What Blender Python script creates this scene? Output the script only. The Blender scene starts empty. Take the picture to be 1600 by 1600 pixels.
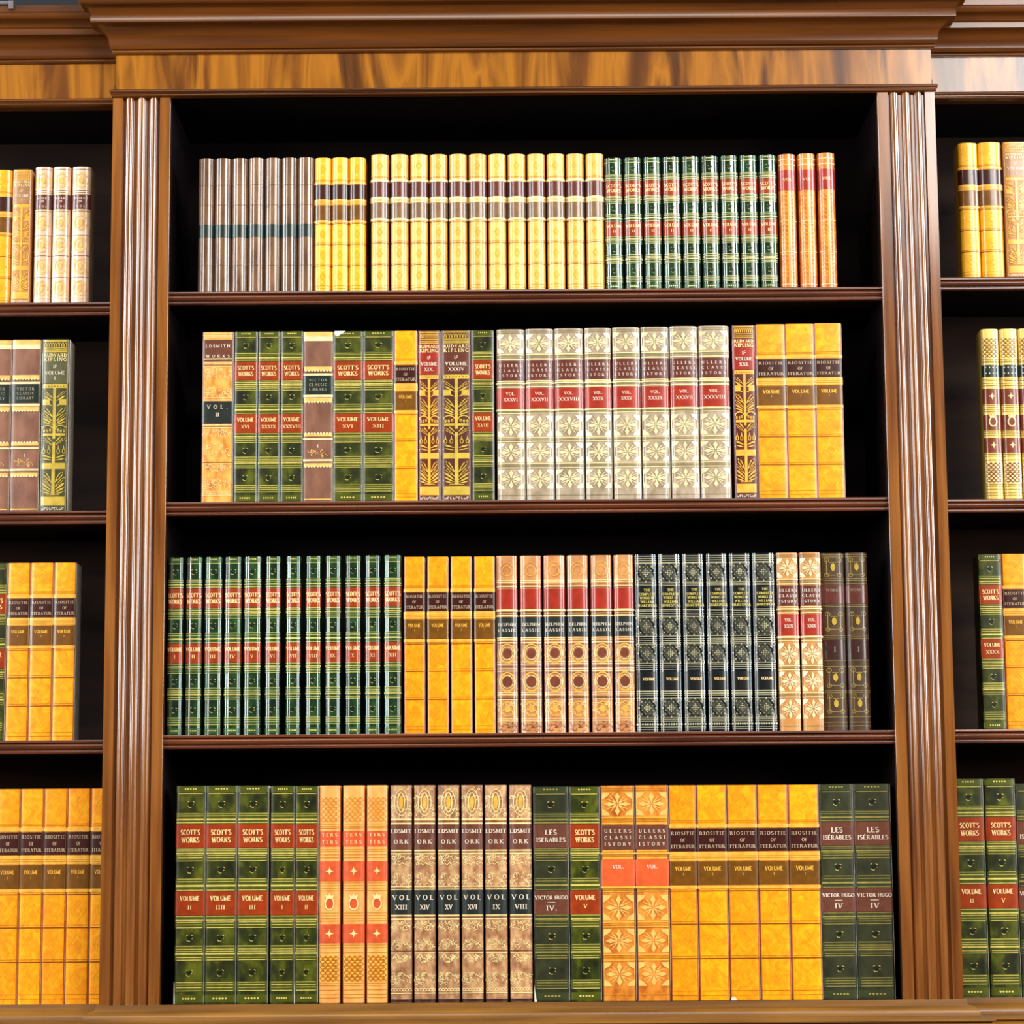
import bpy, bmesh, math, random
import numpy as np
from mathutils import Matrix, Vector
random.seed(7)
C = bpy.context.scene.collection
R = math.radians

# ------------------------------------------------------------ camera
F, PITCH, ROLL, D, EYE = 4047.0, 8.4, -0.42, 4.09, 1.6
cd = bpy.data.cameras.new('camera')
cam = bpy.data.objects.new('camera', cd)
C.objects.link(cam)
cd.sensor_fit = 'HORIZONTAL'
cd.sensor_width = 36.0
cd.lens = F / 1600 * 36
cd.clip_start = 0.05
ROT = Matrix.Rotation(R(90 + PITCH), 3, 'X') @ Matrix.Rotation(R(ROLL), 3, 'Z')
cam.matrix_world = Matrix.Translation((0, -D, EYE)) @ ROT.to_4x4()
bpy.context.scene.camera = cam

# ------------------------------------------------------------ light of the room, with added fill lights
w = bpy.data.worlds.new('world')
bpy.context.scene.world = w
w.use_nodes = True
w.node_tree.nodes['Background'].inputs[0].default_value = (1.0, 0.93, 0.85, 1)
w.node_tree.nodes['Background'].inputs[1].default_value = 0.12


def area(name, loc, aim, sx, sy, power, col):
    l = bpy.data.lights.new(name, 'AREA')
    l.shape = 'RECTANGLE'
    l.size, l.size_y, l.energy, l.color = sx, sy, power, col
    o = bpy.data.objects.new(name, l)
    C.objects.link(o)
    o.location = loc
    o.rotation_euler = (Vector(aim) - Vector(loc)).to_track_quat('-Z', 'Y').to_euler()
    return o


area('window_light_left', (-3.3, -0.95, 3.15), (0.0, -0.1, 2.3), 1.0, 2.3, 230, (0.72, 0.88, 1.0))
area('window_light_right', (3.3, -0.95, 3.15), (0.0, -0.1, 2.3), 1.0, 2.3, 250, (0.72, 0.88, 1.0))
area('window_light_high', (2.35, -4.6, 4.4), (0.8, 0.0, 2.9), 1.9, 1.0, 150, (1.0, 0.97, 0.92))
area('overhead_fill_light', (-0.3, -5.2, 6.4), (0.0, 0.0, 1.9), 3.4, 0.9, 170, (1.0, 0.93, 0.82))  # added soft fill from above and behind the camera, no real lamp
area('front_fill_light_left', (-3.3, -4.4, 3.35), (0.0, 0.0, 2.0), 1.1, 2.5, 230, (1.0, 0.95, 0.88))  # added front fill beside the camera, not a window of the room
area('front_fill_light_right', (3.4, -4.4, 3.35), (0.0, 0.0, 2.0), 1.1, 2.5, 230, (1.0, 0.95, 0.88))  # its added counterpart on the right, also fill only
vs = bpy.context.scene.view_settings
vs.view_transform = 'Standard'
vs.look = 'None'
vs.gamma = 1.0
vs.use_curve_mapping = False
vs.exposure = -0.68


def P(px, py, Y=0.0):
    """where the sight line through photo pixel (px, py) meets the vertical plane y = Y"""
    d = ROT @ Vector((px - 800, 800 - py, -F))
    t = (Y + D) / d.y
    return d.x * t, d.z * t + EYE


# ------------------------------------------------------------ materials
def lin(c):
    return tuple(((v / 255) / 12.92 if v <= 10 else (((v / 255) + 0.055) / 1.055) ** 2.4) for v in c)


MATS = {}


def new_mat(name, rough=0.5, spec=0.5, coat=0.0, metal=0.0):
    m = bpy.data.materials.new(name)
    m.use_nodes = True
    b = m.node_tree.nodes['Principled BSDF']
    b.inputs['Roughness'].default_value = rough
    b.inputs['Specular IOR Level'].default_value = spec
    b.inputs['Coat Weight'].default_value = coat
    b.inputs['Coat Roughness'].default_value = 0.12
    b.inputs['Metallic'].default_value = metal
    MATS[name] = m
    return m, m.node_tree, b


def mottled(name, cols, scale=(60, 60, 60), rough=0.4, coat=0.0, spec=0.5, bump=0.1, detail=4.0, metal=0.0, dist=0.0, vary=0.12):
    m, nt, b = new_mat(name, rough, spec, coat, metal)
    tc = nt.nodes.new('ShaderNodeTexCoord')
    mp = nt.nodes.new('ShaderNodeMapping')
    mp.inputs['Scale'].default_value = scale
    oi = nt.nodes.new('ShaderNodeObjectInfo')
    ad = nt.nodes.new('ShaderNodeVectorMath')
    ad.operation = 'ADD'
    sc = nt.nodes.new('ShaderNodeMath')
    sc.operation = 'MULTIPLY'
    sc.inputs[1].default_value = 13.0
    no = nt.nodes.new('ShaderNodeTexNoise')
    no.inputs['Scale'].default_value = 1.0
    no.inputs['Detail'].default_value = detail
    no.inputs['Distortion'].default_value = dist
    rp = nt.nodes.new('ShaderNodeValToRGB')
    el = rp.color_ramp.elements
    n = len(cols)
    while len(el) < n:
        el.new(0.5)
    for i, c in enumerate(cols):
        el[i].position = 0.3 + 0.4 * i / max(1, n - 1)
        el[i].color = (*lin(c), 1)
    L = nt.links.new
    L(oi.outputs['Random'], sc.inputs[0])
    L(tc.outputs['Object'], ad.inputs[0])
    L(sc.outputs[0], ad.inputs[1])
    L(ad.outputs[0], mp.inputs[0])
    L(mp.outputs[0], no.inputs['Vector'])
    L(no.outputs['Fac'], rp.inputs[0])
    hv = nt.nodes.new('ShaderNodeHueSaturation')
    mr = nt.nodes.new('ShaderNodeMapRange')
    mr.inputs['To Min'].default_value = 1 - vary
    mr.inputs['To Max'].default_value = 1 + vary
    L(oi.outputs['Random'], mr.inputs['Value'])
    L(mr.outputs[0], hv.inputs['Value'])
    L(rp.outputs[0], hv.inputs['Color'])
    L(hv.outputs[0], b.inputs['Base Color'])
    if bump:
        bp = nt.nodes.new('ShaderNodeBump')
        bp.inputs['Strength'].default_value = bump
        bp.inputs['Distance'].default_value = 0.001
        L(no.outputs['Fac'], bp.inputs['Height'])
        L(bp.outputs[0], b.inputs['Normal'])
    return m


def flat(name, col, rough=0.3, metal=0.0, spec=0.45, coat=0.4):
    return mottled(name, [tuple(v * 0.9 for v in col), tuple(min(255, v * 1.07) for v in col)], (90, 90, 90), rough, coat, spec, 0.0, 3, metal, vary=0.03)


# woods
mottled('wood_frieze', [(54, 26, 5), (104, 56, 8), (164, 100, 18), (82, 42, 7)], (17, 3, 2.2), 0.22, 0.5, 0.5, 0.05, 5, dist=0.9, vary=0.02)
mottled('wood_cornice', [(66, 31, 5), (104, 54, 8)], (3, 30, 60), 0.26, 0.3, 0.5, 0.05, 5, vary=0.02)
mottled('wood_pilaster', [(88, 44, 14), (126, 72, 26), (152, 94, 40)], (60, 30, 3), 0.16, 1.0, 0.5, 0.06, 5, vary=0.02)
mottled('wood_base', [(96, 56, 12), (142, 94, 30)], (4, 40, 60), 0.35, 0.3, 0.5, 0.05, 5, vary=0.02)
mottled('wood_shelf', [(62, 24, 10), (104, 50, 22)], (4, 40, 60), 0.25, 0.5, 0.5, 0.05, 5, vary=0.04)
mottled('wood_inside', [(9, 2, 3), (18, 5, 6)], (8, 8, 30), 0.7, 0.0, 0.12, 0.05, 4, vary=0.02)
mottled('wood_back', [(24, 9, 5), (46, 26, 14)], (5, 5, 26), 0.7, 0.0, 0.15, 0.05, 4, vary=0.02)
mottled('wall_paint', [(6, 8, 18), (12, 14, 26)], (2, 2, 2), 0.8, bump=0)
mottled('floor_wood', [(88, 58, 34), (128, 88, 54)], (2, 14, 2), 0.4, bump=0.05)
flat('bracket_metal', (110, 105, 112), 0.4, 0.6)
mottled('paper_block', [(196, 180, 140), (226, 212, 176)], (300, 4, 4), 0.8, bump=0.2)
flat('jacket_edge', (236, 226, 206), 0.5)

# leathers and tooling
mottled('green_leather', [(22, 24, 3), (46, 52, 6), (90, 94, 12)], (50, 50, 34), 0.3, 0.15)
mottled('green_gloss', [(12, 32, 16), (24, 54, 30), (44, 80, 40)], (50, 50, 30), 0.14, 1.0)
mottled('greengrey_leather', [(30, 32, 14), (54, 56, 30)], (50, 50, 34), 0.32, 0.15)
mottled('yellow_leather', [(240, 134, 2), (250, 154, 4), (252, 176, 12)], (60, 60, 60), 0.3, 0.15, dist=1.5)
mottled('yellow_bright', [(242, 166, 20), (252, 186, 40)], (50, 50, 50), 0.28, 0.3, dist=1.0)
mottled('buff_leather', [(234, 168, 66), (246, 188, 92)], (50, 50, 50), 0.3, 0.2)
mottled('cream_leather', [(146, 124, 98), (186, 166, 140)], (70, 70, 50), 0.3, 0.4)
mottled('tan_leather', [(172, 84, 18), (212, 126, 34), (226, 152, 58)], (70, 70, 50), 0.35, 0.2)
mottled('marbled_leather', [(132, 84, 54), (176, 126, 84), (210, 168, 116)], (90, 90, 60), 0.3, 0.3, detail=6)
mottled('amber_leather', [(176, 100, 30), (222, 150, 60), (236, 178, 88)], (90, 90, 50), 0.35, 0.15, detail=6)
mottled('mauve_leather', [(104, 62, 44), (138, 90, 66)], (50, 50, 30), 0.4, 0.15)
mottled('salmon_leather', [(226, 140, 66), (244, 176, 92)], (60, 60, 40), 0.3, 0.3)
mottled('orange_leather', [(196, 88, 24), (234, 148, 50)], (120, 120, 60), 0.26, 0.5)
mottled('peach_leather', [(188, 120, 72), (218, 156, 98)], (60, 60, 50), 0.25, 0.6)
mottled('navy_leather', [(8, 12, 22), (18, 24, 36)], (50, 50, 40), 0.16, 1.0)
mottled('umber_leather', [(52, 30, 14), (84, 54, 28)], (60, 60, 40), 0.4, 0.15)
mottled('taupe_leather', [(84, 58, 40), (140, 104, 76)], (90, 90, 16), 0.14, 0.35)
mottled('rose_leather', [(220, 176, 142), (240, 210, 180)], (60, 60, 50), 0.25, 0.5)
mottled('red_leather', [(74, 22, 8), (104, 34, 12)], (50, 50, 40), 0.35, 0.2)
mottled('russet_leather', [(66, 26, 14), (96, 42, 24)], (50, 50, 40), 0.35, 0.2)
mottled('olive_leather', [(50, 52, 24), (76, 76, 38)], (50, 50, 40), 0.35, 0.2)
mottled('ochre_leather', [(176, 116, 56), (200, 140, 76)], (50, 50, 40), 0.35, 0.2)
mottled('lemon_leather', [(214, 182, 84), (240, 212, 116)], (50, 50, 40), 0.22, 0.6)
for nm, c in dict(lab_red=(148, 50, 6), lab_crimson=(160, 42, 24), lab_coral=(226, 92, 44), lab_brown=(58, 18, 10), lab_olive=(112, 68, 8), joint_rust=(176, 84, 10), joint_green=(18, 26, 6), joint_brown=(104, 50, 18), lab_wine=(98, 46, 36),
                  lab_slate=(34, 40, 36), lab_green=(24, 40, 32), lab_plum=(104, 58, 42), lab_black=(14, 18, 18), lab_salmon=(212, 84, 40), lab_khaki=(120, 96, 48), lab_stone=(60, 60, 50),
                  lab_purple=(58, 30, 26), lab_dust=(126, 96, 66), lab_rust=(120, 52, 28)).items():
    flat(nm, c, 0.28, coat=0.4)
for nm, c in dict(gilt=(206, 188, 96), gilt_pale=(236, 212, 146), gilt_white=(232, 220, 178), gilt_orange=(232, 170, 62), gilt_old=(196, 166, 62), gilt_dull=(150, 134, 66),
                  ink_brown=(128, 70, 12), ink_soft=(200, 132, 12), ink_faint=(232, 164, 16), ink_amber=(176, 96, 14), ink_umber=(110, 66, 34), russet_ink=(84, 34, 12), olive_ink=(56, 54, 20), ochre_ink=(172, 112, 50), letter_gold=(238, 200, 136), letter_pale=(224, 206, 184), letter_dim=(150, 138, 118), letter_soft=(198, 172, 140), ink_dark=(16, 24, 10),
                  gilt_silver=(176, 170, 132), relief_cream=(226, 210, 158), relief_tan=(238, 184, 96), medal_brown=(116, 58, 36), mauve_panel=(166, 114, 86), sage=(134, 124, 84), rubbed_olive=(72, 78, 10), glow_green=(40, 76, 32), glow_grey=(54, 60, 30)).items():
    flat(nm, c)


# ------------------------------------------------------------ mesh helpers
def link(name, bm, mats, parent=None, smooth=35):
    me = bpy.data.meshes.new(name)
    bm.to_mesh(me)
    bm.free()
    for m in (mats if isinstance(mats, (list, tuple)) else [mats]):
        me.materials.append(MATS[m])
    if smooth:
        for p in me.polygons:
            p.use_smooth = True
        me.set_sharp_from_angle(angle=R(smooth))
    o = bpy.data.objects.new(name, me)
    C.objects.link(o)
    o.parent = parent
    return o


def box(bm, x0, x1, y0, y1, z0, z1):
    v = [bm.verts.new(p) for p in ((x0, y0, z0), (x1, y0, z0), (x1, y1, z0), (x0, y1, z0), (x0, y0, z1), (x1, y0, z1), (x1, y1, z1), (x0, y1, z1))]
    for f in ((0, 3, 2, 1), (4, 5, 6, 7), (0, 1, 5, 4), (1, 2, 6, 5), (2, 3, 7, 6), (3, 0, 4, 7)):
        bm.faces.new([v[i] for i in f])


def bevelbox(x0, x1, y0, y1, z0, z1, b=0.001):
    bm = bmesh.new()
    box(bm, x0, x1, y0, y1, z0, z1)
    bmesh.ops.bevel(bm, geom=bm.edges[:], offset=b, segments=2, affect='EDGES')
    return bm


def sweep(paths, closed=True):
    """paths: list of equal-length point lists (cross-sections, closed); joined by quads and capped"""
    bm = bmesh.new()
    rings = [[bm.verts.new(p) for p in ring] for ring in paths]
    n = len(rings[0])
    for a, b in zip(rings, rings[1:]):
        for i in range(n):
            bm.faces.new((a[i], a[(i + 1) % n], b[(i + 1) % n], b[i]))
    bm.faces.new(rings[0][::-1])
    bm.faces.new(rings[-1])
    bmesh.ops.recalc_face_normals(bm, faces=bm.faces)
    return bm


def tag(o, label, cat, group=None, kind=None):
    if kind:
        o['kind'] = kind
    if label:
        o['label'] = label
    if cat:
        o['category'] = cat
    if group:
        o['group'] = group
    return o


def empty(name, loc=(0, 0, 0)):
    o = bpy.data.objects.new(name, None)
    o.empty_display_size = 0.1
    C.objects.link(o)
    o.location = loc
    return o


# ------------------------------------------------------------ the setting
BACK = 0.262                       # inner face of the back panels
o = link('wall_back', bevelbox(-6, 6, 0.30, 0.5, 0, 4.6), 'wall_paint', smooth=0)
tag(o, None, None, kind='structure')
bm = bmesh.new()
box(bm, -6, 6, -7, 0.5, -0.1, 0)
tag(link('floor', bm, 'floor_wood', smooth=0), None, None, kind='structure')

# ------------------------------------------------------------ the bookcases
XL0, XL1 = -0.6470, -0.5560        # left pilaster, outer and inner edge
XL0 = 0.5 * (P(177, 157)[0] + P(154, 1570)[0])
XL1 = 0.5 * (P(265.5, 155)[0] + P(250, 1568)[0])
XR0 = 0.5 * (P(1372, 143)[0] + P(1409.5, 1560)[0])
XR1 = 0.5 * (P(1460.6, 142)[0] + P(1505, 1560)[0])
ZB = P(820, 1566)[1]               # ledge the lowest books stand on
ZF0 = P(820, 136.5)[1]             # frieze bottom
ZF1 = P(820, 80.5)[1]              # frieze top
STEP = 0.045                       # the middle bay stands forward of the side bays
FARL, FARR = -1.75, 1.80
SHELF_FRONT = 0.012
BOOKS_FRONT = 0.019


def cove(a, b, n=7, concave=True):
    (o0, z0), (o1, z1) = a, b
    pts = []
    for i in range(n + 1):
        t = i / n * math.pi / 2
        if concave:
            pts.append((o0 + (o1 - o0) * (1 - math.cos(t)), z0 + (z1 - z0) * math.sin(t)))
        else:
            pts.append((o0 + (o1 - o0) * math.sin(t), z0 + (z1 - z0) * (1 - math.cos(t))))
    return pts


def bead(o0, z0, z1, r, n=6):
    zc, h = (z0 + z1) / 2, (z1 - z0) / 2
    return [(o0 + r * math.cos(t), zc + h * math.sin(t)) for t in [(-math.pi / 2 + math.pi * i / n) for i in range(n + 1)]]


CORNICE = [(0, 0), (0.003, 0)] + bead(0.003, 0.0005, 0.0065, 0.003) + [(0.007, 0.0075), (0.010, 0.0125)] + cove((0.010, 0.0135), (0.033, 0.038)) + \
    [(0.037, 0.0385), (0.037, 0.0475), (0.035, 0.0495)] + cove((0.037, 0.051), (0.050, 0.060), 5) + cove((0.050, 0.060), (0.056, 0.069), 4, False) + [(0.058, 0.0705), (0.058, 0.081), (0.0, 0.083)]
FRIEZE_BEAD = [(0, 0), (0.006, 0.0)] + [(p, z) for p, z in reversed(bead(0.0055, -0.006, -0.0005, 0.0035))] + [(0.0055, -0.0072)] + \
    [(p, z) for p, z in reversed(bead(0.004, -0.0115, -0.0075, 0.0025))] + [(0.001, -0.0135), (0.0, -0.0135)]
BASE = [(0, 0), (0.004, 0), (0.005, -0.008), (0.011, -0.0095)] + cove((0.012, -0.0105), (0.022, -0.0235), 6, False) + [(0.024, -0.024), (0.024, -0.0255), (0.030, -0.0262)] + \
    [(0.036, -0.028)] + bead(0.036, -0.034, -0.028, 0.006)[::-1] + [(0.040, -0.036), (0.047, -0.045), (0.047, -0.06), (0, -0.06)]


def wrap(profile, z, x0, x1, y=0.0, yb=0.27):
    """moulding with a return at both ends, mitred at the corners"""
    L = [(x0 - p, yb, z + h) for p, h in profile]
    a = [(x0 - p, y - p, z + h) for p, h in profile]
    b = [(x1 + p, y - p, z + h) for p, h in profile]
    Rr = [(x1 + p, yb, z + h) for p, h in profile]
    return sweep([L, a, b, Rr])


def straight(profile, z, x0, x1, y=0.0, deep=0.02):
    prof = [(p if 0 < i < len(profile) - 1 else -deep, h) for i, (p, h) in enumerate(profile)]
    return sweep([[(x, y - p, z + h) for p, h in prof] for x in (x0, x1)])


def shelf_board(x0, x1, zt, yf, name='shelf', parent=None):
    """the board itself, with its moulded front edge as a part of it"""
    bm = bmesh.new()
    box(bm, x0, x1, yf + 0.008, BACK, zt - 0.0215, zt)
    sh = link(name, bm, 'wood_inside', parent, 0)  # near-black board: the shade under the shelf is put into its colour
    pr = [(yf + 0.008, 0), (yf, 0), (yf - 0.0005, -0.001), (yf - 0.0005, -0.0040), (yf + 0.0035, -0.0050)] + \
        [(yf + 0.0035 - 0.0045 * math.sin(math.pi * i / 6), -0.0050 - 0.0105 * (1 - math.cos(math.pi * i / 6)) / 2) for i in range(7)] + \
        [(yf + 0.0035, -0.0165), (yf + 0.0005, -0.0172), (yf, -0.0185), (yf + 0.0005, -0.0212), (yf + 0.003, -0.0220), (yf + 0.008, -0.0220)]
    link('edge_moulding', sweep([[(x, y, zt + z) for y, z in pr] for x in (x0, x1)]), 'wood_shelf', sh, 50)
    return sh


def pilaster(x0, x1, z0, z1, flip, parent):
    Wd = x1 - x0
    s = Wd / 0.096
    prof = [(0, 0), (0.0005, -0.0), (0.0163, 0), (0.0170, 0.0075), (0.0203, 0.0075)]
    for a, b in ((0.0207, 0.0346), (0.0405, 0.0555), (0.0605, 0.0752)):
        n = 10
        for i in range(n + 1):
            t = math.pi * i / n
            prof.append(((a + b) / 2 - (b - a) / 2 * math.cos(t), 0.0062 - 0.0062 * math.sin(t)))
        prof.append((b + 0.0004, 0.0075))
        prof.append((b + 0.0042 if b < 0.07 else 0.0778, 0.0075))
    prof += [(0.0784, 0), (0.0955, 0), (0.096, 0.0005), (0.096, 0.014), (0, 0.014)]
    if flip:
        prof = [(0.096 - a, b) for a, b in prof][::-1]
    bm = sweep([[(x0 + a * s, b, z) for a, b in prof] for z in (z0, z1)])
    return link('pilaster', bm, 'wood_pilaster', parent, 32)


# shelf heights (top faces)
ZC = [P(820, 452, SHELF_FRONT)[1], P(820, 780.8, SHELF_FRONT)[1], P(820, 1145, SHELF_FRONT)[1]]
ZL = [P(80, 472.5, STEP + SHELF_FRONT)[1], P(80, 798.5, STEP + SHELF_FRONT)[1], P(80, 1156.5, STEP + SHELF_FRONT)[1]]
ZR = [P(1550, 432.5, STEP + SHELF_FRONT)[1], P(1550, 779.5, STEP + SHELF_FRONT)[1], P(1550, 1139.5, STEP + SHELF_FRONT)[1]]
ZBL = ZB
ZBR = ZB

bay = empty('bookcase', (0, 0, 0))
tag(bay, 'middle bookcase bay between two fluted pilasters, standing forward of its neighbours', 'bookcase')
pilaster(XL0, XL1, ZB, ZF0 - 0.0130, False, bay)
pilaster(XR0, XR1, ZB, ZF0 - 0.0130, True, bay)
for x0, x1 in ((XL0 + 0.0004, XL1 - 0.0004), (XR0 + 0.0004, XR1 - 0.0004)):
    bm = bmesh.new()
    box(bm, x0, x1, 0.014, BACK, ZB, ZF0 - 0.0135)
    link('side_panel', bm, 'wood_inside', bay, 0)
bm = bmesh.new()
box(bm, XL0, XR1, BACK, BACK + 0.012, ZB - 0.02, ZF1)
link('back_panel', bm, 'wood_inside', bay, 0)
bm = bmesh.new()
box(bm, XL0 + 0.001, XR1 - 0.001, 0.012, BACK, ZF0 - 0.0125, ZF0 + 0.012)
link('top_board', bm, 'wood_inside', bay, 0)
link('frieze', bevelbox(XL0 + 0.0035, XR1 - 0.0035, 0.002, BACK, ZF0 - 0.0005, ZF1 + 0.0005, 0.0008), 'wood_frieze', bay)
link('frieze_moulding', wrap(FRIEZE_BEAD, ZF0, XL0 + 0.0035, XR1 - 0.0035, 0.002), 'wood_cornice', bay, 50)
link('cornice', wrap([(p_, h_ if h_ < 0.0135 else 0.0135 + (h_ - 0.0135) * 1.2) for p_, h_ in CORNICE], ZF1, XL0 + 0.0035, XR1 - 0.0035, 0.002), 'wood_cornice', bay, 40)
link('base_moulding', wrap(BASE, ZB, XL0, XR1, 0.0), 'wood_base', bay, 40)
for z in ZC:
    shelf_board(XL1, XR0, z, SHELF_FRONT, 'shelf', bay)


def panelled_cabinet(x0, x1, yf, z1, n, parent):
    bm = bmesh.new()
    box(bm, x0, x1, yf, BACK, 0.0, z1)
    link('lower_cabinet', bm, 'wood_cornice', parent, 0)
    wd = (x1 - x0) / n
    for i in range(n):
        a, b = x0 + wd * i + 0.02, x0 + wd * (i + 1) - 0.02
        d = link('door', bevelbox(a, b, yf - 0.02, yf, 0.12, z1 - 0.05, 0.002), 'wood_frieze', parent)
        hb = bevelbox(b - 0.05, b - 0.03, yf - 0.04, yf - 0.02, z1 * 0.6, z1 * 0.6 + 0.02, 0.005)
        link('knob', hb, 'bracket_metal', d)


panelled_cabinet(XL0 - 0.02, XR1 + 0.02, -0.02, ZB - 0.06, 2, bay)

for side in (0, 1):
    r_ = empty('bookcase', (0, 0, 0))
    if side == 0:
        x0, x1, zs, zb = FARL, XL0, ZL, ZBL
        tag(r_, 'left-hand bookcase bay set back beside the fluted pilaster, cut by the photo edge', 'bookcase')
    else:
        x0, x1, zs, zb = XR1, FARR, ZR, ZBR
        tag(r_, 'right-hand bookcase bay set back beside the fluted pilaster, cut by the photo edge', 'bookcase')
    bm = bmesh.new()
    box(bm, x0, x1, BACK, BACK + 0.012, zb - 0.02, ZF1)
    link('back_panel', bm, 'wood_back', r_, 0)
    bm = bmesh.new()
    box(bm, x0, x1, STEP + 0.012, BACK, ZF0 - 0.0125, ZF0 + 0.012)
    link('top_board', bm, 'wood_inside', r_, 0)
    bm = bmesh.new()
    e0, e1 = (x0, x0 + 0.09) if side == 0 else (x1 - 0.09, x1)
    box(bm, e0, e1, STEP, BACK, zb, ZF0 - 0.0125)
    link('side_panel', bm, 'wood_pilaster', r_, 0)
    link('frieze', bevelbox(x0, x1, STEP + 0.002, BACK, ZF0 - 0.0005, ZF1 + 0.0005, 0.0008), 'wood_frieze', r_)
    link('frieze_moulding', straight(FRIEZE_BEAD, ZF0, x0, x1, STEP + 0.002), 'wood_cornice', r_, 50)
    link('cornice', straight(CORNICE, ZF1, x0, x1, STEP + 0.002), 'wood_cornice', r_, 40)
    link('base_moulding', straight(BASE, zb, x0, x1, STEP, 0.2), 'wood_base', r_, 40)
    for z in zs:
        if side == 0:
            shelf_board(x0 + 0.09, x1, z, STEP + SHELF_FRONT, 'shelf', r_)
        else:
            shelf_board(x0, x1 - 0.09, z, STEP + SHELF_FRONT, 'shelf', r_)
    if side == 0:
        panelled_cabinet(x0, x1 - 0.021, STEP - 0.02, zb - 0.06, 2, r_)
    else:
        panelled_cabinet(x0 + 0.021, x1, STEP - 0.02, zb - 0.06, 2, r_)

# small grey bracket hooked over the left cornice
bx, bz = P(8, 5, STEP - 0.06)
bm = bevelbox(bx - 0.05, bx + 0.012, STEP - 0.060, STEP + 0.06, ZF1 + 0.0825, ZF1 + 0.0875, 0.001)
box(bm, bx + 0.006, bx + 0.014, STEP - 0.0635, STEP - 0.0595, ZF1 + 0.073, ZF1 + 0.087)
tag(link('metal_bracket', bm, 'bracket_metal'), 'small grey metal bracket hooked over the top edge of the left cornice', 'bracket')

# ------------------------------------------------------------ lettering: a small roman alphabet drawn with strokes
TK, TN = 0.19, 0.09


def _v(x, y0=0, y1=1, s=True):
    r = [('L', x, y0, x, y1, TK)]
    if s:
        r += [('L', x - 0.17, y0 + 0.04, x + 0.17, y0 + 0.04, 0.08), ('L', x - 0.17, y1 - 0.04, x + 0.17, y1 - 0.04, 0.08)]
    return r


def _h(x0, x1, y):
    return [('L', x0, y, x1, y, TN)]


def _d(x0, y0, x1, y1, w_=TK):
    return [('L', x0, y0, x1, y1, w_)]


def _s(x, y):
    return [('L', x - 0.15, y, x + 0.15, y, 0.08)]


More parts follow.
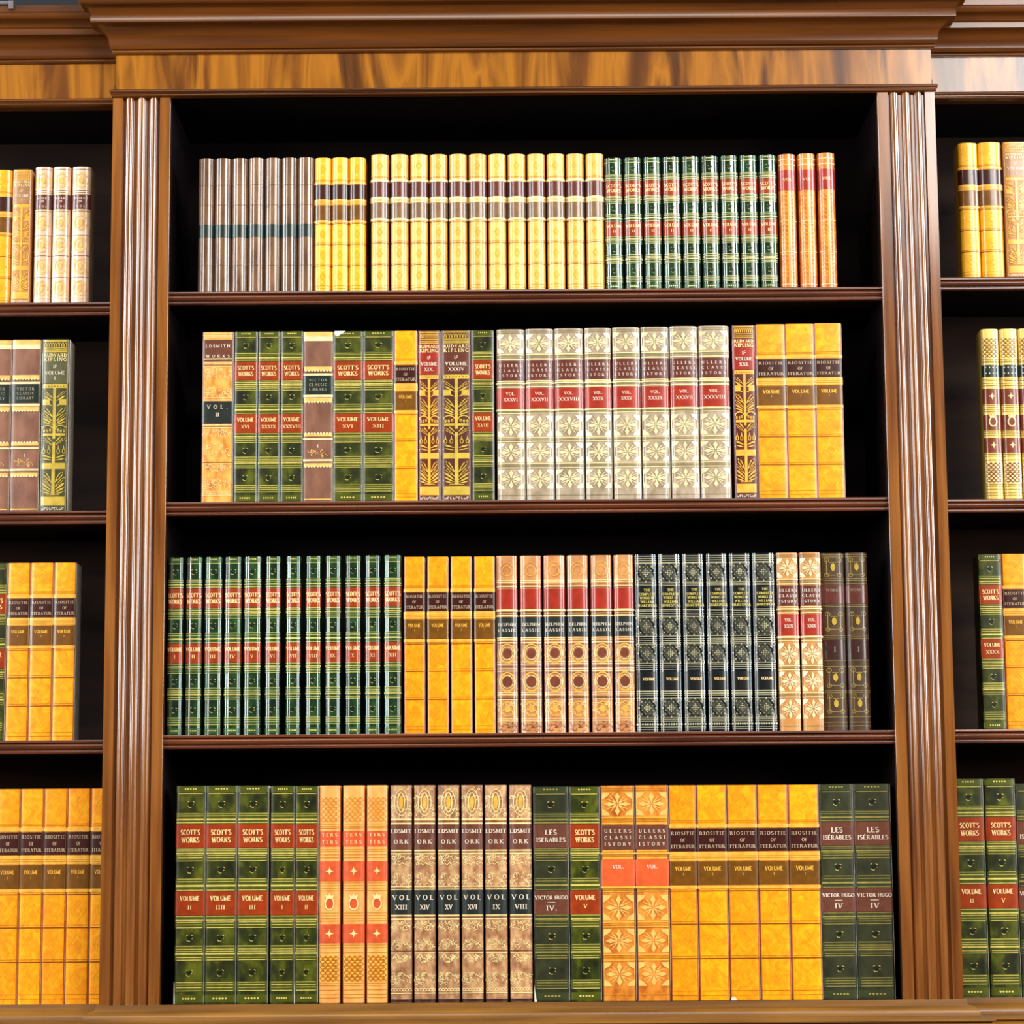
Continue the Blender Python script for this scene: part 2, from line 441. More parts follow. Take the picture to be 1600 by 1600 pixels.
GL = {
    'A': (0.9, _d(0.12, 0, 0.45, 1, TN) + _d(0.45, 1, 0.8, 0) + _h(0.2, 0.66, 0.34) + _s(0.12, 0.04) + _s(0.8, 0.04)),
    'B': (0.75, _v(0.15) + [('A', 0.35, 0.75, 0.24, 0.23, -90, 90), ('A', 0.35, 0.27, 0.28, 0.25, -90, 90)]),
    'C': (0.8, [('A', 0.44, 0.5, 0.36, 0.48, 45, 315)]),
    'D': (0.85, _v(0.15) + [('A', 0.3, 0.5, 0.44, 0.47, -90, 90)]),
    'E': (0.7, _v(0.15) + _h(0.15, 0.62, 0.96) + _h(0.15, 0.5, 0.52) + _h(0.15, 0.66, 0.04)),
    'F': (0.65, _v(0.15) + _h(0.15, 0.62, 0.96) + _h(0.15, 0.5, 0.52)),
    'G': (0.85, [('A', 0.44, 0.5, 0.36, 0.48, 45, 330), ('L', 0.72, 0.05, 0.72, 0.45, TK)]),
    'H': (0.9, _v(0.16) + _v(0.74) + _h(0.16, 0.74, 0.52)),
    'I': (0.4, _v(0.2)),
    'J': (0.5, _v(0.3, 0.15, 1) + [('A', 0.15, 0.2, 0.15, 0.18, 180, 350)]),
    'K': (0.85, _v(0.15) + _d(0.2, 0.45, 0.68, 1, TN) + _d(0.32, 0.58, 0.74, 0) + _s(0.74, 0.04) + _s(0.68, 0.96)),
    'L': (0.68, _v(0.15) + _h(0.15, 0.64, 0.04)),
    'M': (1.05, _v(0.14) + _v(0.9) + _d(0.14, 1, 0.52, 0.1, TK) + _d(0.52, 0.1, 0.9, 1, TN)),
    'N': (0.9, [('L', 0.14, 0, 0.14, 1, TN), ('L', 0.76, 0, 0.76, 1, TN)] + _d(0.14, 1, 0.76, 0) + _s(0.14, 0.04) + _s(0.76, 0.96)),
    'O': (0.9, [('A', 0.45, 0.5, 0.37, 0.48, 0, 360)]),
    'P': (0.7, _v(0.15) + [('A', 0.33, 0.73, 0.26, 0.25, -90, 90)]),
    'R': (0.82, _v(0.15) + [('A', 0.33, 0.75, 0.25, 0.23, -90, 90)] + _d(0.38, 0.52, 0.74, 0) + _s(0.74, 0.04)),
    'S': (0.62, [('A', 0.31, 0.74, 0.22, 0.23, 30, 265), ('A', 0.31, 0.26, 0.24, 0.24, -150, 85)]),
    'T': (0.8, _v(0.4) + _h(0.05, 0.75, 0.96) + [('L', 0.06, 0.8, 0.06, 0.98, 0.06), ('L', 0.74, 0.8, 0.74, 0.98, 0.06)]),
    'U': (0.85, [('L', 0.16, 0.35, 0.16, 1, TK), ('L', 0.7, 0.35, 0.7, 1, TN), ('A', 0.43, 0.35, 0.27, 0.33, 180, 360)] + _s(0.16, 0.96) + _s(0.7, 0.96)),
    'V': (0.85, _d(0.1, 1, 0.43, 0) + _d(0.43, 0, 0.76, 1, TN) + _s(0.1, 0.96) + _s(0.76, 0.96)),
    'W': (1.2, _d(0.1, 1, 0.36, 0) + _d(0.36, 0, 0.6, 1, TN) + _d(0.6, 1, 0.86, 0) + _d(0.86, 0, 1.1, 1, TN) + _s(0.1, 0.96) + _s(1.1, 0.96)),
    'X': (0.85, _d(0.12, 1, 0.74, 0) + _d(0.12, 0, 0.74, 1, TN) + _s(0.12, 0.04) + _s(0.74, 0.04) + _s(0.12, 0.96) + _s(0.74, 0.96)),
    'Y': (0.85, _d(0.1, 1, 0.43, 0.45) + _d(0.43, 0.45, 0.76, 1, TN) + _v(0.43, 0, 0.45)),
    '.': (0.3, [('L', 0.15, 0.0, 0.15, 0.18, 0.18)]),
    "'": (0.25, [('L', 0.12, 0.75, 0.12, 1.0, 0.12)]),
    '-': (1.6, [('L', 0.0, 0.5, 1.6, 0.5, 0.12)]),
    '~': (0.9, [('L', 0.1, 0.9, 0.1, 0.1, 0.12), ('L', 0.1, 0.1, 0.45, 0.1, 0.12), ('L', 0.45, 0.9, 0.45, 0.1, 0.12), ('L', 0.45, 0.9, 0.85, 0.9, 0.12), ('L', 0.45, 0.5, 0.85, 0.5, 0.12)]),
    ' ': (0.45, []),
}
GL['É'] = (0.7, GL['E'][1] + [('L', 0.3, 1.08, 0.5, 1.25, 0.1)])


# ------------------------------------------------------------ spine drawing
class Spine:
    """a book's spine: decoration is laid on its curved face. t runs -1..1 across, f runs 0 (head) .. 1 (tail)"""

    def __init__(self, W, H, sag, n):
        self.W, self.H, self.s, self.n = W, H, sag, n
        self.b = {}

    def bm(self, key):
        if key not in self.b:
            self.b[key] = bmesh.new()
        return self.b[key]

    def pos(self, t, z, off=0.0004):
        t = max(-0.9975, min(0.9975, t))
        n, s, h = self.n, self.s, self.W / 2
        a = abs(t)
        y = s * (1 - (1 - a ** n) ** (1 / n))
        dy = s * (1 - a ** n) ** (1 / n - 1) * a ** (n - 1) * (1 if t > 0 else -1) / h if a > 1e-6 else 0.0
        L = math.hypot(dy, 1)
        return (t * h + dy / L * off, y - off / L, z)

    def cols(self, t0, t1, k):
        n = self.n
        q0, q1 = [math.copysign(math.asin(min(1, abs(t) ** (n / 2))), t) for t in (t0, t1)]
        r = []
        for i in range(k + 1):
            q = q0 + (q1 - q0) * i / k
            r.append(math.copysign(abs(math.sin(q)) ** (2 / n), q))
        return r

    def band(self, key, f0, f1, t0=-0.995, t1=0.995, off=0.0005, k=14):
        """a raised strip across the spine, with its upper and lower edges"""
        if key.split('|')[0] in ('spine_band', 'spine_panel', 'joint'):      # each band is a part of its own
            key = '%s#%d|%s' % (key.split('|')[0], len(self.b), key.split('|')[1])
        bm = self.bm(key)
        z0, z1 = self.H * (1 - f1), self.H * (1 - f0)
        rows = []
        for z, o in ((z0, -0.0003), (z0, off), (z1, off), (z1, -0.0003)):
            rows.append([bm.verts.new(self.pos(t, z, o)) for t in self.cols(t0, t1, k)])
        for a, b in zip(rows, rows[1:]):
            for i in range(k):
                bm.faces.new((a[i], a[i + 1], b[i + 1], b[i]))

    def line(self, key, f, th=0.004, t=0.93, off=0.0008):
        self.band(key, f - th / 2, f + th / 2, -t, t, off, 10)

    def lines(self, key, *fs, th=0.004, t=0.93, off=0.0008):
        for f in fs:
            self.line(key, f, th, t, off)

    def stroke(self, key, x0, z0, x1, z1, w_, off=0.0008, w1=None):
        """straight stroke, metres; x across from the middle, z up from the tail"""
        bm = self.bm(key)
        w1 = w_ if w1 is None else w1
        dx, dz = x1 - x0, z1 - z0
        L = math.hypot(dx, dz) or 1e-9
        nx, nz = -dz / L, dx / L
        h = self.W / 2
        c = [(x0 + nx * w_ / 2, z0 + nz * w_ / 2), (x0 - nx * w_ / 2, z0 - nz * w_ / 2), (x1 - nx * w1 / 2, z1 - nz * w1 / 2), (x1 + nx * w1 / 2, z1 + nz * w1 / 2)]
        vv = [bm.verts.new(self.pos(x / h, z, off)) for x, z in c]
        bm.faces.new(vv)

    def poly(self, key, pts, off=0.0008):
        bm = self.bm(key)
        h = self.W / 2
        bm.faces.new([bm.verts.new(self.pos(x / h, z, off)) for x, z in pts])

    def arc(self, key, cx, cz, rx, rz, a0, a1, wf, off=0.0008, k=None):
        k = k or max(4, int(abs(a1 - a0) / 30))
        pts = [(cx + rx * math.cos(R(a0 + (a1 - a0) * i / k)), cz + rz * math.sin(R(a0 + (a1 - a0) * i / k)), R(a0 + (a1 - a0) * (i + .0) / k)) for i in range(k + 1)]
        for p, q in zip(pts, pts[1:]):
            if callable(wf):
                self.stroke(key, p[0], p[1], q[0], q[1], wf(p[2]), off, wf(q[2]))
            else:
                self.stroke(key, p[0], p[1], q[0], q[1], wf, off)

    def disc(self, key, cx, f, rx, rz, off=0.0008, k=12):
        cz = self.H * (1 - f)
        self.poly(key, [(cx + rx * math.cos(2 * math.pi * i / k), cz + rz * math.sin(2 * math.pi * i / k)) for i in range(k)], off)

    def ring(self, key, cx, f, rx, rz, w_, off=0.0009):
        self.arc(key, cx, self.H * (1 - f), rx, rz, 0, 360, w_, off, 14)

    def dots(self, key, f, n=9, r=0.006, t=0.85, off=0.0012):
        for i in range(n):
            self.disc(key, (-t + 2 * t * i / (n - 1)) * self.W / 2, f, r * self.H * 0.5, r * self.H * 0.5, off, 5)

    def text(self, key, s, f, cap, wid, cx=0.0, off=0.0010, bold=1.12):
        cap *= self.H
        wid *= self.W
        nat = sum(GL[c][0] for c in s)
        gap = 0.08 * (len(s) - 1)
        sx = min(1.15, wid / ((nat + gap) * cap))
        extra = (wid / (sx * cap) - nat) / max(1, len(s) - 1) if len(s) > 2 else 0.12
        extra = min(extra, 0.12 if set(s) <= set('IVX.') else 0.75)
        tot = nat + extra * (len(s) - 1)
        x = cx * self.W / 2 - tot * sx * cap / 2
        z = self.H * (1 - f) - cap / 2
        for c in s:
            wd, st = GL[c]
            for q in st:
                if q[0] == 'L':
                    self.stroke(key, x + q[1] * sx * cap, z + q[2] * cap, x + q[3] * sx * cap, z + q[4] * cap, q[5] * cap * bold, off)
                else:
                    self.arc(key, x + q[1] * sx * cap, z + q[2] * cap, q[3] * sx * cap, q[4] * cap, q[5], q[6],
                             lambda a: cap * bold * (TN + (TK - TN) * abs(math.cos(a))), off)
            x += (wd + extra) * sx * cap


DEPTH = 0.05


def cover_bm(W, H, sag, n, depth=DEPTH):
    bm = bmesh.new()
    sp = Spine(W, H, sag, n)
    ts = sp.cols(-1, 1, 20)
    outer = [(t * W / 2, sag * (1 - max(0, 1 - abs(t) ** n) ** (1 / n))) for t in ts]
    b = 0.0022
    pts = outer + [(W / 2, depth), (W / 2 - b, depth), (W / 2 - b, sag + 0.004), (-W / 2 + b, sag + 0.004), (-W / 2 + b, depth), (-W / 2, depth)]
    lo = [bm.verts.new((x, y, 0)) for x, y in pts]
    hi = [bm.verts.new((x, y, H)) for x, y in pts]
    m = len(pts)
    for i in range(m):
        bm.faces.new((lo[i], lo[(i + 1) % m], hi[(i + 1) % m], hi[i]))
    bm.faces.new(lo[::-1])
    bm.faces.new(hi)
    bmesh.ops.recalc_face_normals(bm, faces=bm.faces)
    return bm


# ------------------------------------------------------------ the bindings
def leaf(s, f, key='spine_tooling|gilt', dk='spine_ornament|ink_dark', k=1.0):
    """small trefoil sprig with a dark leaf and a broken gilt edge"""
    z = s.H * (1 - f)
    u = 0.019 * s.H * k
    s.poly(dk, [(-u * .7, z + u * .2), (-u * .35, z + u * .55), (-u * .05, z + u * .25), (u * .25, z + u * .6), (u * .8, z + u * .35), (u * .4, z - u * .05), (u * .1, z - u * .7), (-u * .3, z - u * .3)], 0.0006)
    s.arc(key, -u * .1, z - u * .25, u * .6, u * .55, 200, 300, u * .13, 0.0009)
    s.stroke(key, -u * .75, z + u * .62, -u * .35, z + u * .75, u * .12)
    s.stroke(key, u * .5, z + u * .72, u * .95, z + u * .5, u * .14)
    s.disc(key, u * .75, 1 - (z - u * .1) / s.H, u * .1, u * .1, 0.0009, 5)


def scott(s, vol, title=("SCOTT'S", 'WORKS'), lab='lab_red', g='gilt', tw=0.66, sub=None, let='letter_gold', gl='rubbed_olive', tw2=None):
    G = 'spine_tooling|' + g
    H = s.H
    for a_, b_ in ((0.004, 0.03), (0.122, 0.176), (0.29, 0.35), (0.428, 0.485), (0.598, 0.655), (0.734, 0.803), (0.898, 0.943), (0.958, 0.992)):
        s.band('spine_tooling|' + gl, a_, b_, off=0.0003)  # brighter bands of rubbed gold behind the gilt lines
    for q_ in range(5):
        s.disc(G, (q_ - 2) * s.W * .09, 0.014, s.W * .035, s.H * .004, 0.0009, 6)
        s.disc(G, (q_ - 2) * s.W * .1, 0.975, s.W * .04, s.H * .005, 0.0009, 6)
    s.lines(G, 0.036, th=0.003, t=0.85)
    leaf(s, 0.085)
    s.lines(G, 0.13, 0.139, th=0.0025)
    s.line(G, 0.156, 0.007, 0.95)
    s.dots(G, 0.156, 11, 0.007, off=0.0015)
    s.line(G, 0.170, 0.004, 0.96)
    s.band('title_label|' + lab, 0.178, 0.287, off=0.0006)
    s.text('title_label>lettering|' + let, title[0], 0.215, 0.0245, tw)
    s.text('title_label>lettering|' + let, title[1], 0.250, 0.0245 if not tw2 else 0.02, tw2 or tw * 0.93)
    s.lines(G, 0.292, 0.3, th=0.003)
    s.line(G, 0.313, 0.007, 0.95)
    s.dots(G, 0.313, 11, 0.007, off=0.0015)
    s.lines(G, 0.322, 0.333, 0.347, th=0.0028, t=0.88)
    leaf(s, 0.388)
    s.lines(G, 0.43, 0.442, th=0.003, t=0.88)
    s.line(G, 0.461, 0.008, 0.95)
    s.line(G, 0.4815, 0.003, 0.9)
    s.band('volume_label|' + lab, 0.487, 0.596, off=0.0006)
    if sub:
        s.text('volume_label>lettering|' + let, sub, 0.519, 0.017, 0.94)
        s.text('volume_label>lettering|' + let, '-', 0.542, 0.02, 0.6)
        s.text('volume_label>lettering|' + let, vol, 0.568, 0.024, 0.32)
    else:
        s.text('volume_label>lettering|' + let, 'VOLUME', 0.519, 0.0225, tw * 1.02)
        s.text('volume_label>lettering|' + let, vol, 0.560, 0.0185, 0.16 * len(vol))
    s.lines(G, 0.601, th=0.003)
    s.line(G, 0.618, 0.007, 0.95)
    s.dots(G, 0.618, 11, 0.007, off=0.0015)
    s.lines(G, 0.628, 0.64, 0.653, th=0.0028, t=0.88)
    leaf(s, 0.700)
    s.lines(G, 0.737, 0.751, 0.761, th=0.003, t=0.9)
    s.line(G, 0.772, 0.007, 0.95)
    s.dots(G, 0.772, 11, 0.007, off=0.0015)
    s.lines(G, 0.789, 0.80, th=0.0028, t=0.86)
    leaf(s, 0.859)
    s.lines(G, 0.902, 0.914, 0.926, 0.94, th=0.003, t=0.86)


def curio(s, vol, ink='ink_soft', lab='lab_brown', lab2='lab_olive', hi='gilt_orange', let='letter_soft', let2='gilt_orange', txt=True):
    I = 'spine_tooling|' + ink
    s.lines(I, 0.164, 0.172, th=0.0025)
    s.band('spine_band|' + hi, 0.183, 0.2, off=0.0012)
    s.band('title_label|' + lab, 0.203, 0.31, off=0.0008)
    if txt:
        s.text('title_label>lettering|' + let, 'RIOSITIE', 0.2255, 0.0155, 0.86, bold=0.9)
        s.text('title_label>lettering|' + let, 'OF', 0.257, 0.0155, 0.18, bold=0.9)
        s.text('title_label>lettering|' + let, 'ITERATUR', 0.287, 0.0155, 0.88, bold=0.9)
    s.band('spine_band|' + hi, 0.312, 0.353, off=0.0012)
    s.lines(I, 0.331, 0.341, th=0.003, t=0.97, off=0.0015)
    s.band('volume_label|' + lab2, 0.357, 0.467, off=0.0008)
    if txt:
        s.text('volume_label>lettering|' + let2, 'VOLUME', 0.390, 0.02, 0.6)
        s.text('volume_label>lettering|' + let2, vol, 0.416, 0.010, 0.12)
    s.band('spine_band|' + hi, 0.469, 0.484, off=0.0012)
    s.lines('spine_tooling|ink_brown', 0.494, th=0.0035, t=0.98)
    for f in (0.635, 0.795):
        s.lines(I, f, th=0.002)
    for f in (0.648, 0.807):
        s.lines('spine_tooling|ink_brown', f, th=0.0045, t=0.99)
    # blind damask lozenges in the panels
    for f in (0.085, 0.57, 0.727, 0.885):
        z = s.H * (1 - f)
        a, b = s.W * 0.32, s.H * 0.05
        for q in (1, 0.5):
            for (x0, z0, x1, z1) in ((-a * q, z, 0, z + b * q), (0, z + b * q, a * q, z), (a * q, z, 0, z - b * q), (0, z - b * q, -a * q, z)):
                s.stroke('spine_tooling|ink_faint', x0, z0, x1, z1, 0.0012, 0.0003)
    s.lines(I, 0.955, 0.975, th=0.002)


def crosspanel(s, f0, f1, key):
    """a cross of spear-heads with leaves in the four corners"""
    zc = s.H * (1 - (f0 + f1) / 2)
    a, b = s.W * 0.40, s.H * (f1 - f0) / 2 * 0.95
    for dx, dz, L, wd in ((1, 0, a, b), (-1, 0, a, b), (0, 1, b, a), (0, -1, b, a)):
        pts = [(0.0, 0.0), (0.45, 0.11), (0.62, 0.2), (1.0, 0.0), (0.62, -0.2), (0.45, -0.11)]
        s.poly(key, [(dx * u * L + (v * wd if dz else 0), zc + dz * u * L + (v * wd if dx else 0)) for u, v in pts], 0.0009)
    for sx in (1, -1):
        for sz in (1, -1):
            for (u0, v0, u1, v1) in ((0.12, 0.12, 0.55, 0.7), (0.12, 0.12, 0.8, 0.45)):
                s.stroke(key, sx * u0 * a, zc + sz * v0 * b, sx * u1 * a, zc + sz * v1 * b, 0.0018, 0.0008, 0.0008)
            s.poly(key, [(sx * a * 1.12, zc + sz * b), (sx * a * 0.55, zc + sz * b), (sx * a * 0.7, zc + sz * b * 0.72), (sx * a * 1.12, zc + sz * b * 0.42)], 0.0008)
    for sx in (1, -1):
        s.stroke(key, sx * a * 1.14, zc - b, sx * a * 1.14, zc + b, 0.0008, 0.0007)


def fuller(s, vol, rel='relief_cream', ink='sage', lab='lab_wine', lab2='lab_crimson', line='gilt_pale', let='letter_pale'):
    K, G, I = 'spine_ornament|' + rel, 'spine_tooling|' + line, 'spine_tooling|' + ink
    s.lines(I, 0.012, 0.022, th=0.003)
    crosspanel(s, 0.03, 0.143, K)
    s.lines(G, 0.15, 0.178, th=0.006, off=0.0012)
    s.lines(I, 0.158, 0.167, th=0.004)
    s.band('title_label|' + lab, 0.186, 0.30, off=0.0007)
    for f, t in ((0.213, 'ULLERS'), (0.243, 'CLASSI'), (0.274, 'ISTORY')):
        s.text('title_label>lettering|' + let, t, f, 0.015, 0.8)
    s.lines(G, 0.306, 0.34, th=0.006, off=0.0012)
    s.band('spine_band|' + line, 0.314, 0.322, off=0.0016)
    s.lines(I, 0.329, th=0.004)
    s.band('volume_label|' + lab2, 0.347, 0.468, off=0.0007)
    s.text('volume_label>lettering|letter_pale', 'VOL.', 0.379, 0.017, 0.34)
    s.text('volume_label>lettering|letter_pale', vol, 0.414, 0.019, 0.1 * len(vol))
    s.band('spine_band|' + line, 0.47, 0.48, off=0.0016)
    s.lines(I, 0.486, th=0.0045)
    s.lines(G, 0.495, th=0.004)
    crosspanel(s, 0.508, 0.632, K)
    s.lines(G, 0.637, 0.659, th=0.005, off=0.0012)
    s.lines(I, 0.649, th=0.004)
    crosspanel(s, 0.666, 0.78, K)
    s.lines(G, 0.787, 0.812, th=0.005, off=0.0012)
    s.lines(I, 0.797, 0.804, th=0.003)
    crosspanel(s, 0.819, 0.935, K)
    s.lines(I, 0.97, th=0.003)


def tree(s, vol, g='gilt_orange', panel='lab_red', vein='russet_ink'):
    K = 'spine_ornament|' + g
    H, W = s.H, s.W
    Z = lambda f: H * (1 - f)
    L = W * 0.42
    # head ornament
    s.band(K, 0.006, 0.014, -0.84, 0.84, 0.0008, 6)
    for i in range(-4, 5):
        s.arc(K, i * W * 0.09, Z(0.038), W * 0.035, H * 0.018, -20, 200, 0.0009)
    s.lines(K, 0.052, 0.064, 0.074, th=0.005, t=0.84)
    s.band('title_label|' + panel, 0.082, 0.258, -0.97, 0.97, 0.0005)
    s.text('title_label>lettering|gilt_pale', 'RUDYARD', 0.094, 0.018, 0.82, off=0.0012, bold=1.2)
    s.text('title_label>lettering|gilt_pale', 'KIPLING', 0.118, 0.020, 0.82, off=0.0012, bold=1.2)
    s.text('title_label>lettering|letter_pale', '~', 0.160, 0.022, 0.2, off=0.0012)
    s.text('title_label>lettering|letter_pale', 'VOLUME', 0.197, 0.020, 0.72, off=0.0012)
    s.text('volume_lettering|letter_pale', vol, 0.229, 0.019, min(0.6, 0.13 * len(vol)), off=0.0012, bold=1.3)
    # trunk
    s.poly(K, [(-W * .055, Z(.262)), (-W * .05, Z(.58)), (W * .05, Z(.58)), (W * .055, Z(.262))], 0.0009)
    s.poly(K, [(-W * .05, Z(.60)), (-W * .065, Z(.905)), (W * .065, Z(.905)), (W * .05, Z(.60))], 0.0009)
    V = 'spine_ornament>veins|' + vein

    def blade(f0, u1, f1, wd, vein_=True):
        """a long leaf on both sides, from the trunk out to u1, with a dark midrib"""
        for sx in (1, -1):
            x0, z0, x1, z1 = sx * W * .05, Z(f0), sx * W * u1, Z(f1)
            dx, dz = x1 - x0, z1 - z0
            Ld = math.hypot(dx, dz)
            nx, nz = -dz / Ld * wd, dx / Ld * wd
            q = [(x0, z0), (x0 + dx * .35 + nx * .7, z0 + dz * .35 + nz * .7), (x0 + dx * .72 + nx, z0 + dz * .72 + nz), (x1, z1),
                 (x0 + dx * .72 - nx, z0 + dz * .72 - nz), (x0 + dx * .35 - nx * .7, z0 + dz * .35 - nz * .7)]
            s.poly(K, q if sx > 0 else q[::-1], 0.0009)
            if vein_:
                s.stroke(V, x0 + dx * .3, z0 + dz * .3, x0 + dx * .88, z0 + dz * .88, wd * .55, 0.0012, wd * .9)

    s.band(K, 0.262, 0.285, -0.84, 0.84, 0.0008, 6)
    for i in range(-3, 4):
        s.disc(V, i * W * 0.11, 0.275, W * .018, H * .004, 0.0012, 5)
    blade(0.345, .42, 0.300, .0020)
    blade(0.362, .40, 0.328, .0014, False)
    s.band(K, 0.350, 0.384, -0.84, -0.35, 0.0008, 4)
    s.band(K, 0.350, 0.384, 0.35, 0.84, 0.0008, 4)
    blade(0.392, .30, 0.372, .0010, False)
    blade(0.455, .40, 0.398, .0030)
    blade(0.480, .42, 0.432, .0021)
    blade(0.492, .42, 0.458, .0015, False)
    blade(0.500, .41, 0.480, .0012, False)
    for sx in (1, -1):
        s.arc(K, sx * W * .24, Z(.522), W * .18, H * .020, 10, 190, 0.0016)
        for u in (0.14, 0.25, 0.36):
            s.disc(K, sx * W * u, 0.530 + 0.004 * (u > .2), W * .042, H * .009, 0.0009, 7)
            s.disc(V, sx * W * u, 0.530 + 0.004 * (u > .2), W * .016, H * .003, 0.0012, 5)
    s.band(K, 0.548, 0.562, -0.80, 0.80, 0.0008, 6)
    blade(0.618, .42, 0.572, .0020)
    blade(0.600, .25, 0.566, .0012, False)
    for sx in (1, -1):
        for u in (0.17, 0.36):
            s.ring(K, sx * W * u, 0.652, W * .05, H * .013, 0.0012)
            s.stroke(K, sx * W * u, Z(.640), sx * W * u, Z(.618), 0.0022, w1=0.0004)
    blade(0.692, .42, 0.672, .0014, False)
    blade(0.705, .40, 0.694, .0010, False)
    s.band(K, 0.720, 0.754, -0.84, 0.84, 0.0008, 6)
    blade(0.835, .36, 0.768, .0032)
    blade(0.862, .42, 0.800, .0022)
    blade(0.880, .42, 0.832, .0017, False)
    blade(0.892, .42, 0.860, .0014, False)
    blade(0.900, .40, 0.884, .0011, False)
    for sx in (1, -1):
        for f in (.51, .59, .70, .88):
            s.disc(K, sx * W * .43, f, W * .018, H * .003, 0.0009, 5)
    s.lines(K, 0.903, th=0.003, t=0.5)
    s.band(K, 0.914, 0.966, -0.84, 0.84, 0.0009, 6)
    for i in range(-4, 5):
        s.arc('spine_tooling|letter_pale', i * W * 0.09, Z(0.983), W * .03, H * .007, (i * 50) % 180, (i * 50) % 180 + 230, 0.0009)


def lattice(s, f0, f1, key, cols=5, rows=7, w_=0.0011):
    t = s.W * 0.43
    z0, z1 = s.H * (1 - f1), s.H * (1 - f0)
    dz = (z1 - z0) / rows
    dx = 2 * t / cols
    for r in range(rows):
        for c in range(cols):
            x, z = -t + dx * c, z0 + dz * r
            if (r + c) % 2:
                s.stroke(key, x, z, x + dx, z + dz, w_)
            else:
                s.stroke(key, x + dx, z, x, z + dz, w_)
            if (r + c) % 2:
                s.disc(key, x + dx / 2 + dx * .5 * (1 if c < cols - 1 else -1), 1 - (z + dz * 0.5) / s.H, w_, w_, 0.0009, 5)


def star(s, f, key, r):
    z = s.H * (1 - f)
    pts = []
    for i in range(16):
        a = 2 * math.pi * i / 16
        q = (1.0, 0.45, 0.42, 0.45)[i % 4]
        pts.append((r * q * math.cos(a), z + r * q * math.sin(a)))
    s.poly(key, pts, 0.0011)


def wreath(s, vol, hi='gilt_orange', lat='ink_soft', lat2='ink_amber', lab='lab_salmon', red='lab_salmon', star_='gilt_pale', dark=False):
    T, G = 'spine_tooling|' + lat, 'spine_tooling|' + hi
    lattice(s, 0.055, 0.17, T, 7, 9, 0.0008)
    s.lines(T, 0.178, 0.19, 0.197, th=0.0025)
    s.band('title_label|' + lab, 0.212, 0.283, off=0.0006)
    for f in (0.228, 0.262):
        if dark:
            s.dots('title_label>lettering|letter_pale', f, 4, 0.009, 0.6, 0.0014)
        else:
            for x in (-0.6, -0.2, 0.2, 0.6):
                s.text('title_label>lettering|gilt_pale', 'TERS'[int((x + .6) / .4 + .1)], f, 0.014, 0.2, x)
    s.lines(T, 0.296, 0.305, 0.32, 0.334, th=0.0025)
    s.band('spine_panel|' + red, 0.351, 0.443, off=0.0006)
    star(s, 0.396, 'spine_ornament|' + star_, s.W * 0.2)
    s.lines(T, 0.45, 0.462, 0.474, 0.486, th=0.0025)
    if dark:
        s.band('spine_panel|' + red, 0.505, 0.595, off=0.0006)
    s.disc('medallion|' + red, 0, 0.546, s.W * 0.19, s.H * 0.026, 0.0010, 14)
    s.ring('spine_ornament|' + star_, 0, 0.546, s.W * 0.2, s.H * 0.027, 0.0018, 0.0014)
    s.poly('spine_ornament|' + star_, [(-s.W * .2, s.H * .5 - 0.001), (-s.W * .15, s.H * .476), (s.W * .15, s.H * .476), (s.W * .2, s.H * .5 - 0.001), (s.W * .08, s.H * .489), (0, s.H * .503), (-s.W * .08, s.H * .489)], 0.0012)
    s.lines(T, 0.588, 0.6, 0.612, 0.625, th=0.0025)
    s.band('spine_panel|' + red, 0.64, 0.727, off=0.0006)
    star(s, 0.683, 'spine_ornament|' + star_, s.W * 0.2)
    s.lines(T, 0.735, 0.747, 0.77, th=0.003)
    s.band('spine_band|' + ('gilt_orange' if not dark else 'gilt_pale'), 0.783, 0.902, -0.94, 0.94, off=0.0004)
    lattice(s, 0.785, 0.90, 'spine_tooling|' + lat2, 7, 9, 0.0013)
    s.lines(T, 0.91, 0.92, 0.94, 0.96, 0.975, th=0.002)


def speckle(s, f0, f1, key, n, seed, tw=0.85):
    rr = random.Random(seed)
    for i in range(n):
        f = f0 + (f1 - f0) * rr.random()
        x = (2 * rr.random() - 1) * s.W / 2 * tw
        r = 0.0008 + 0.0008 * rr.random()
        z = s.H * (1 - f)
        a0 = rr.random() * 360
        s.arc(key, x, z, r * 1.8, r * 1.6, a0, a0 + 200, 0.0008, 0.0007)


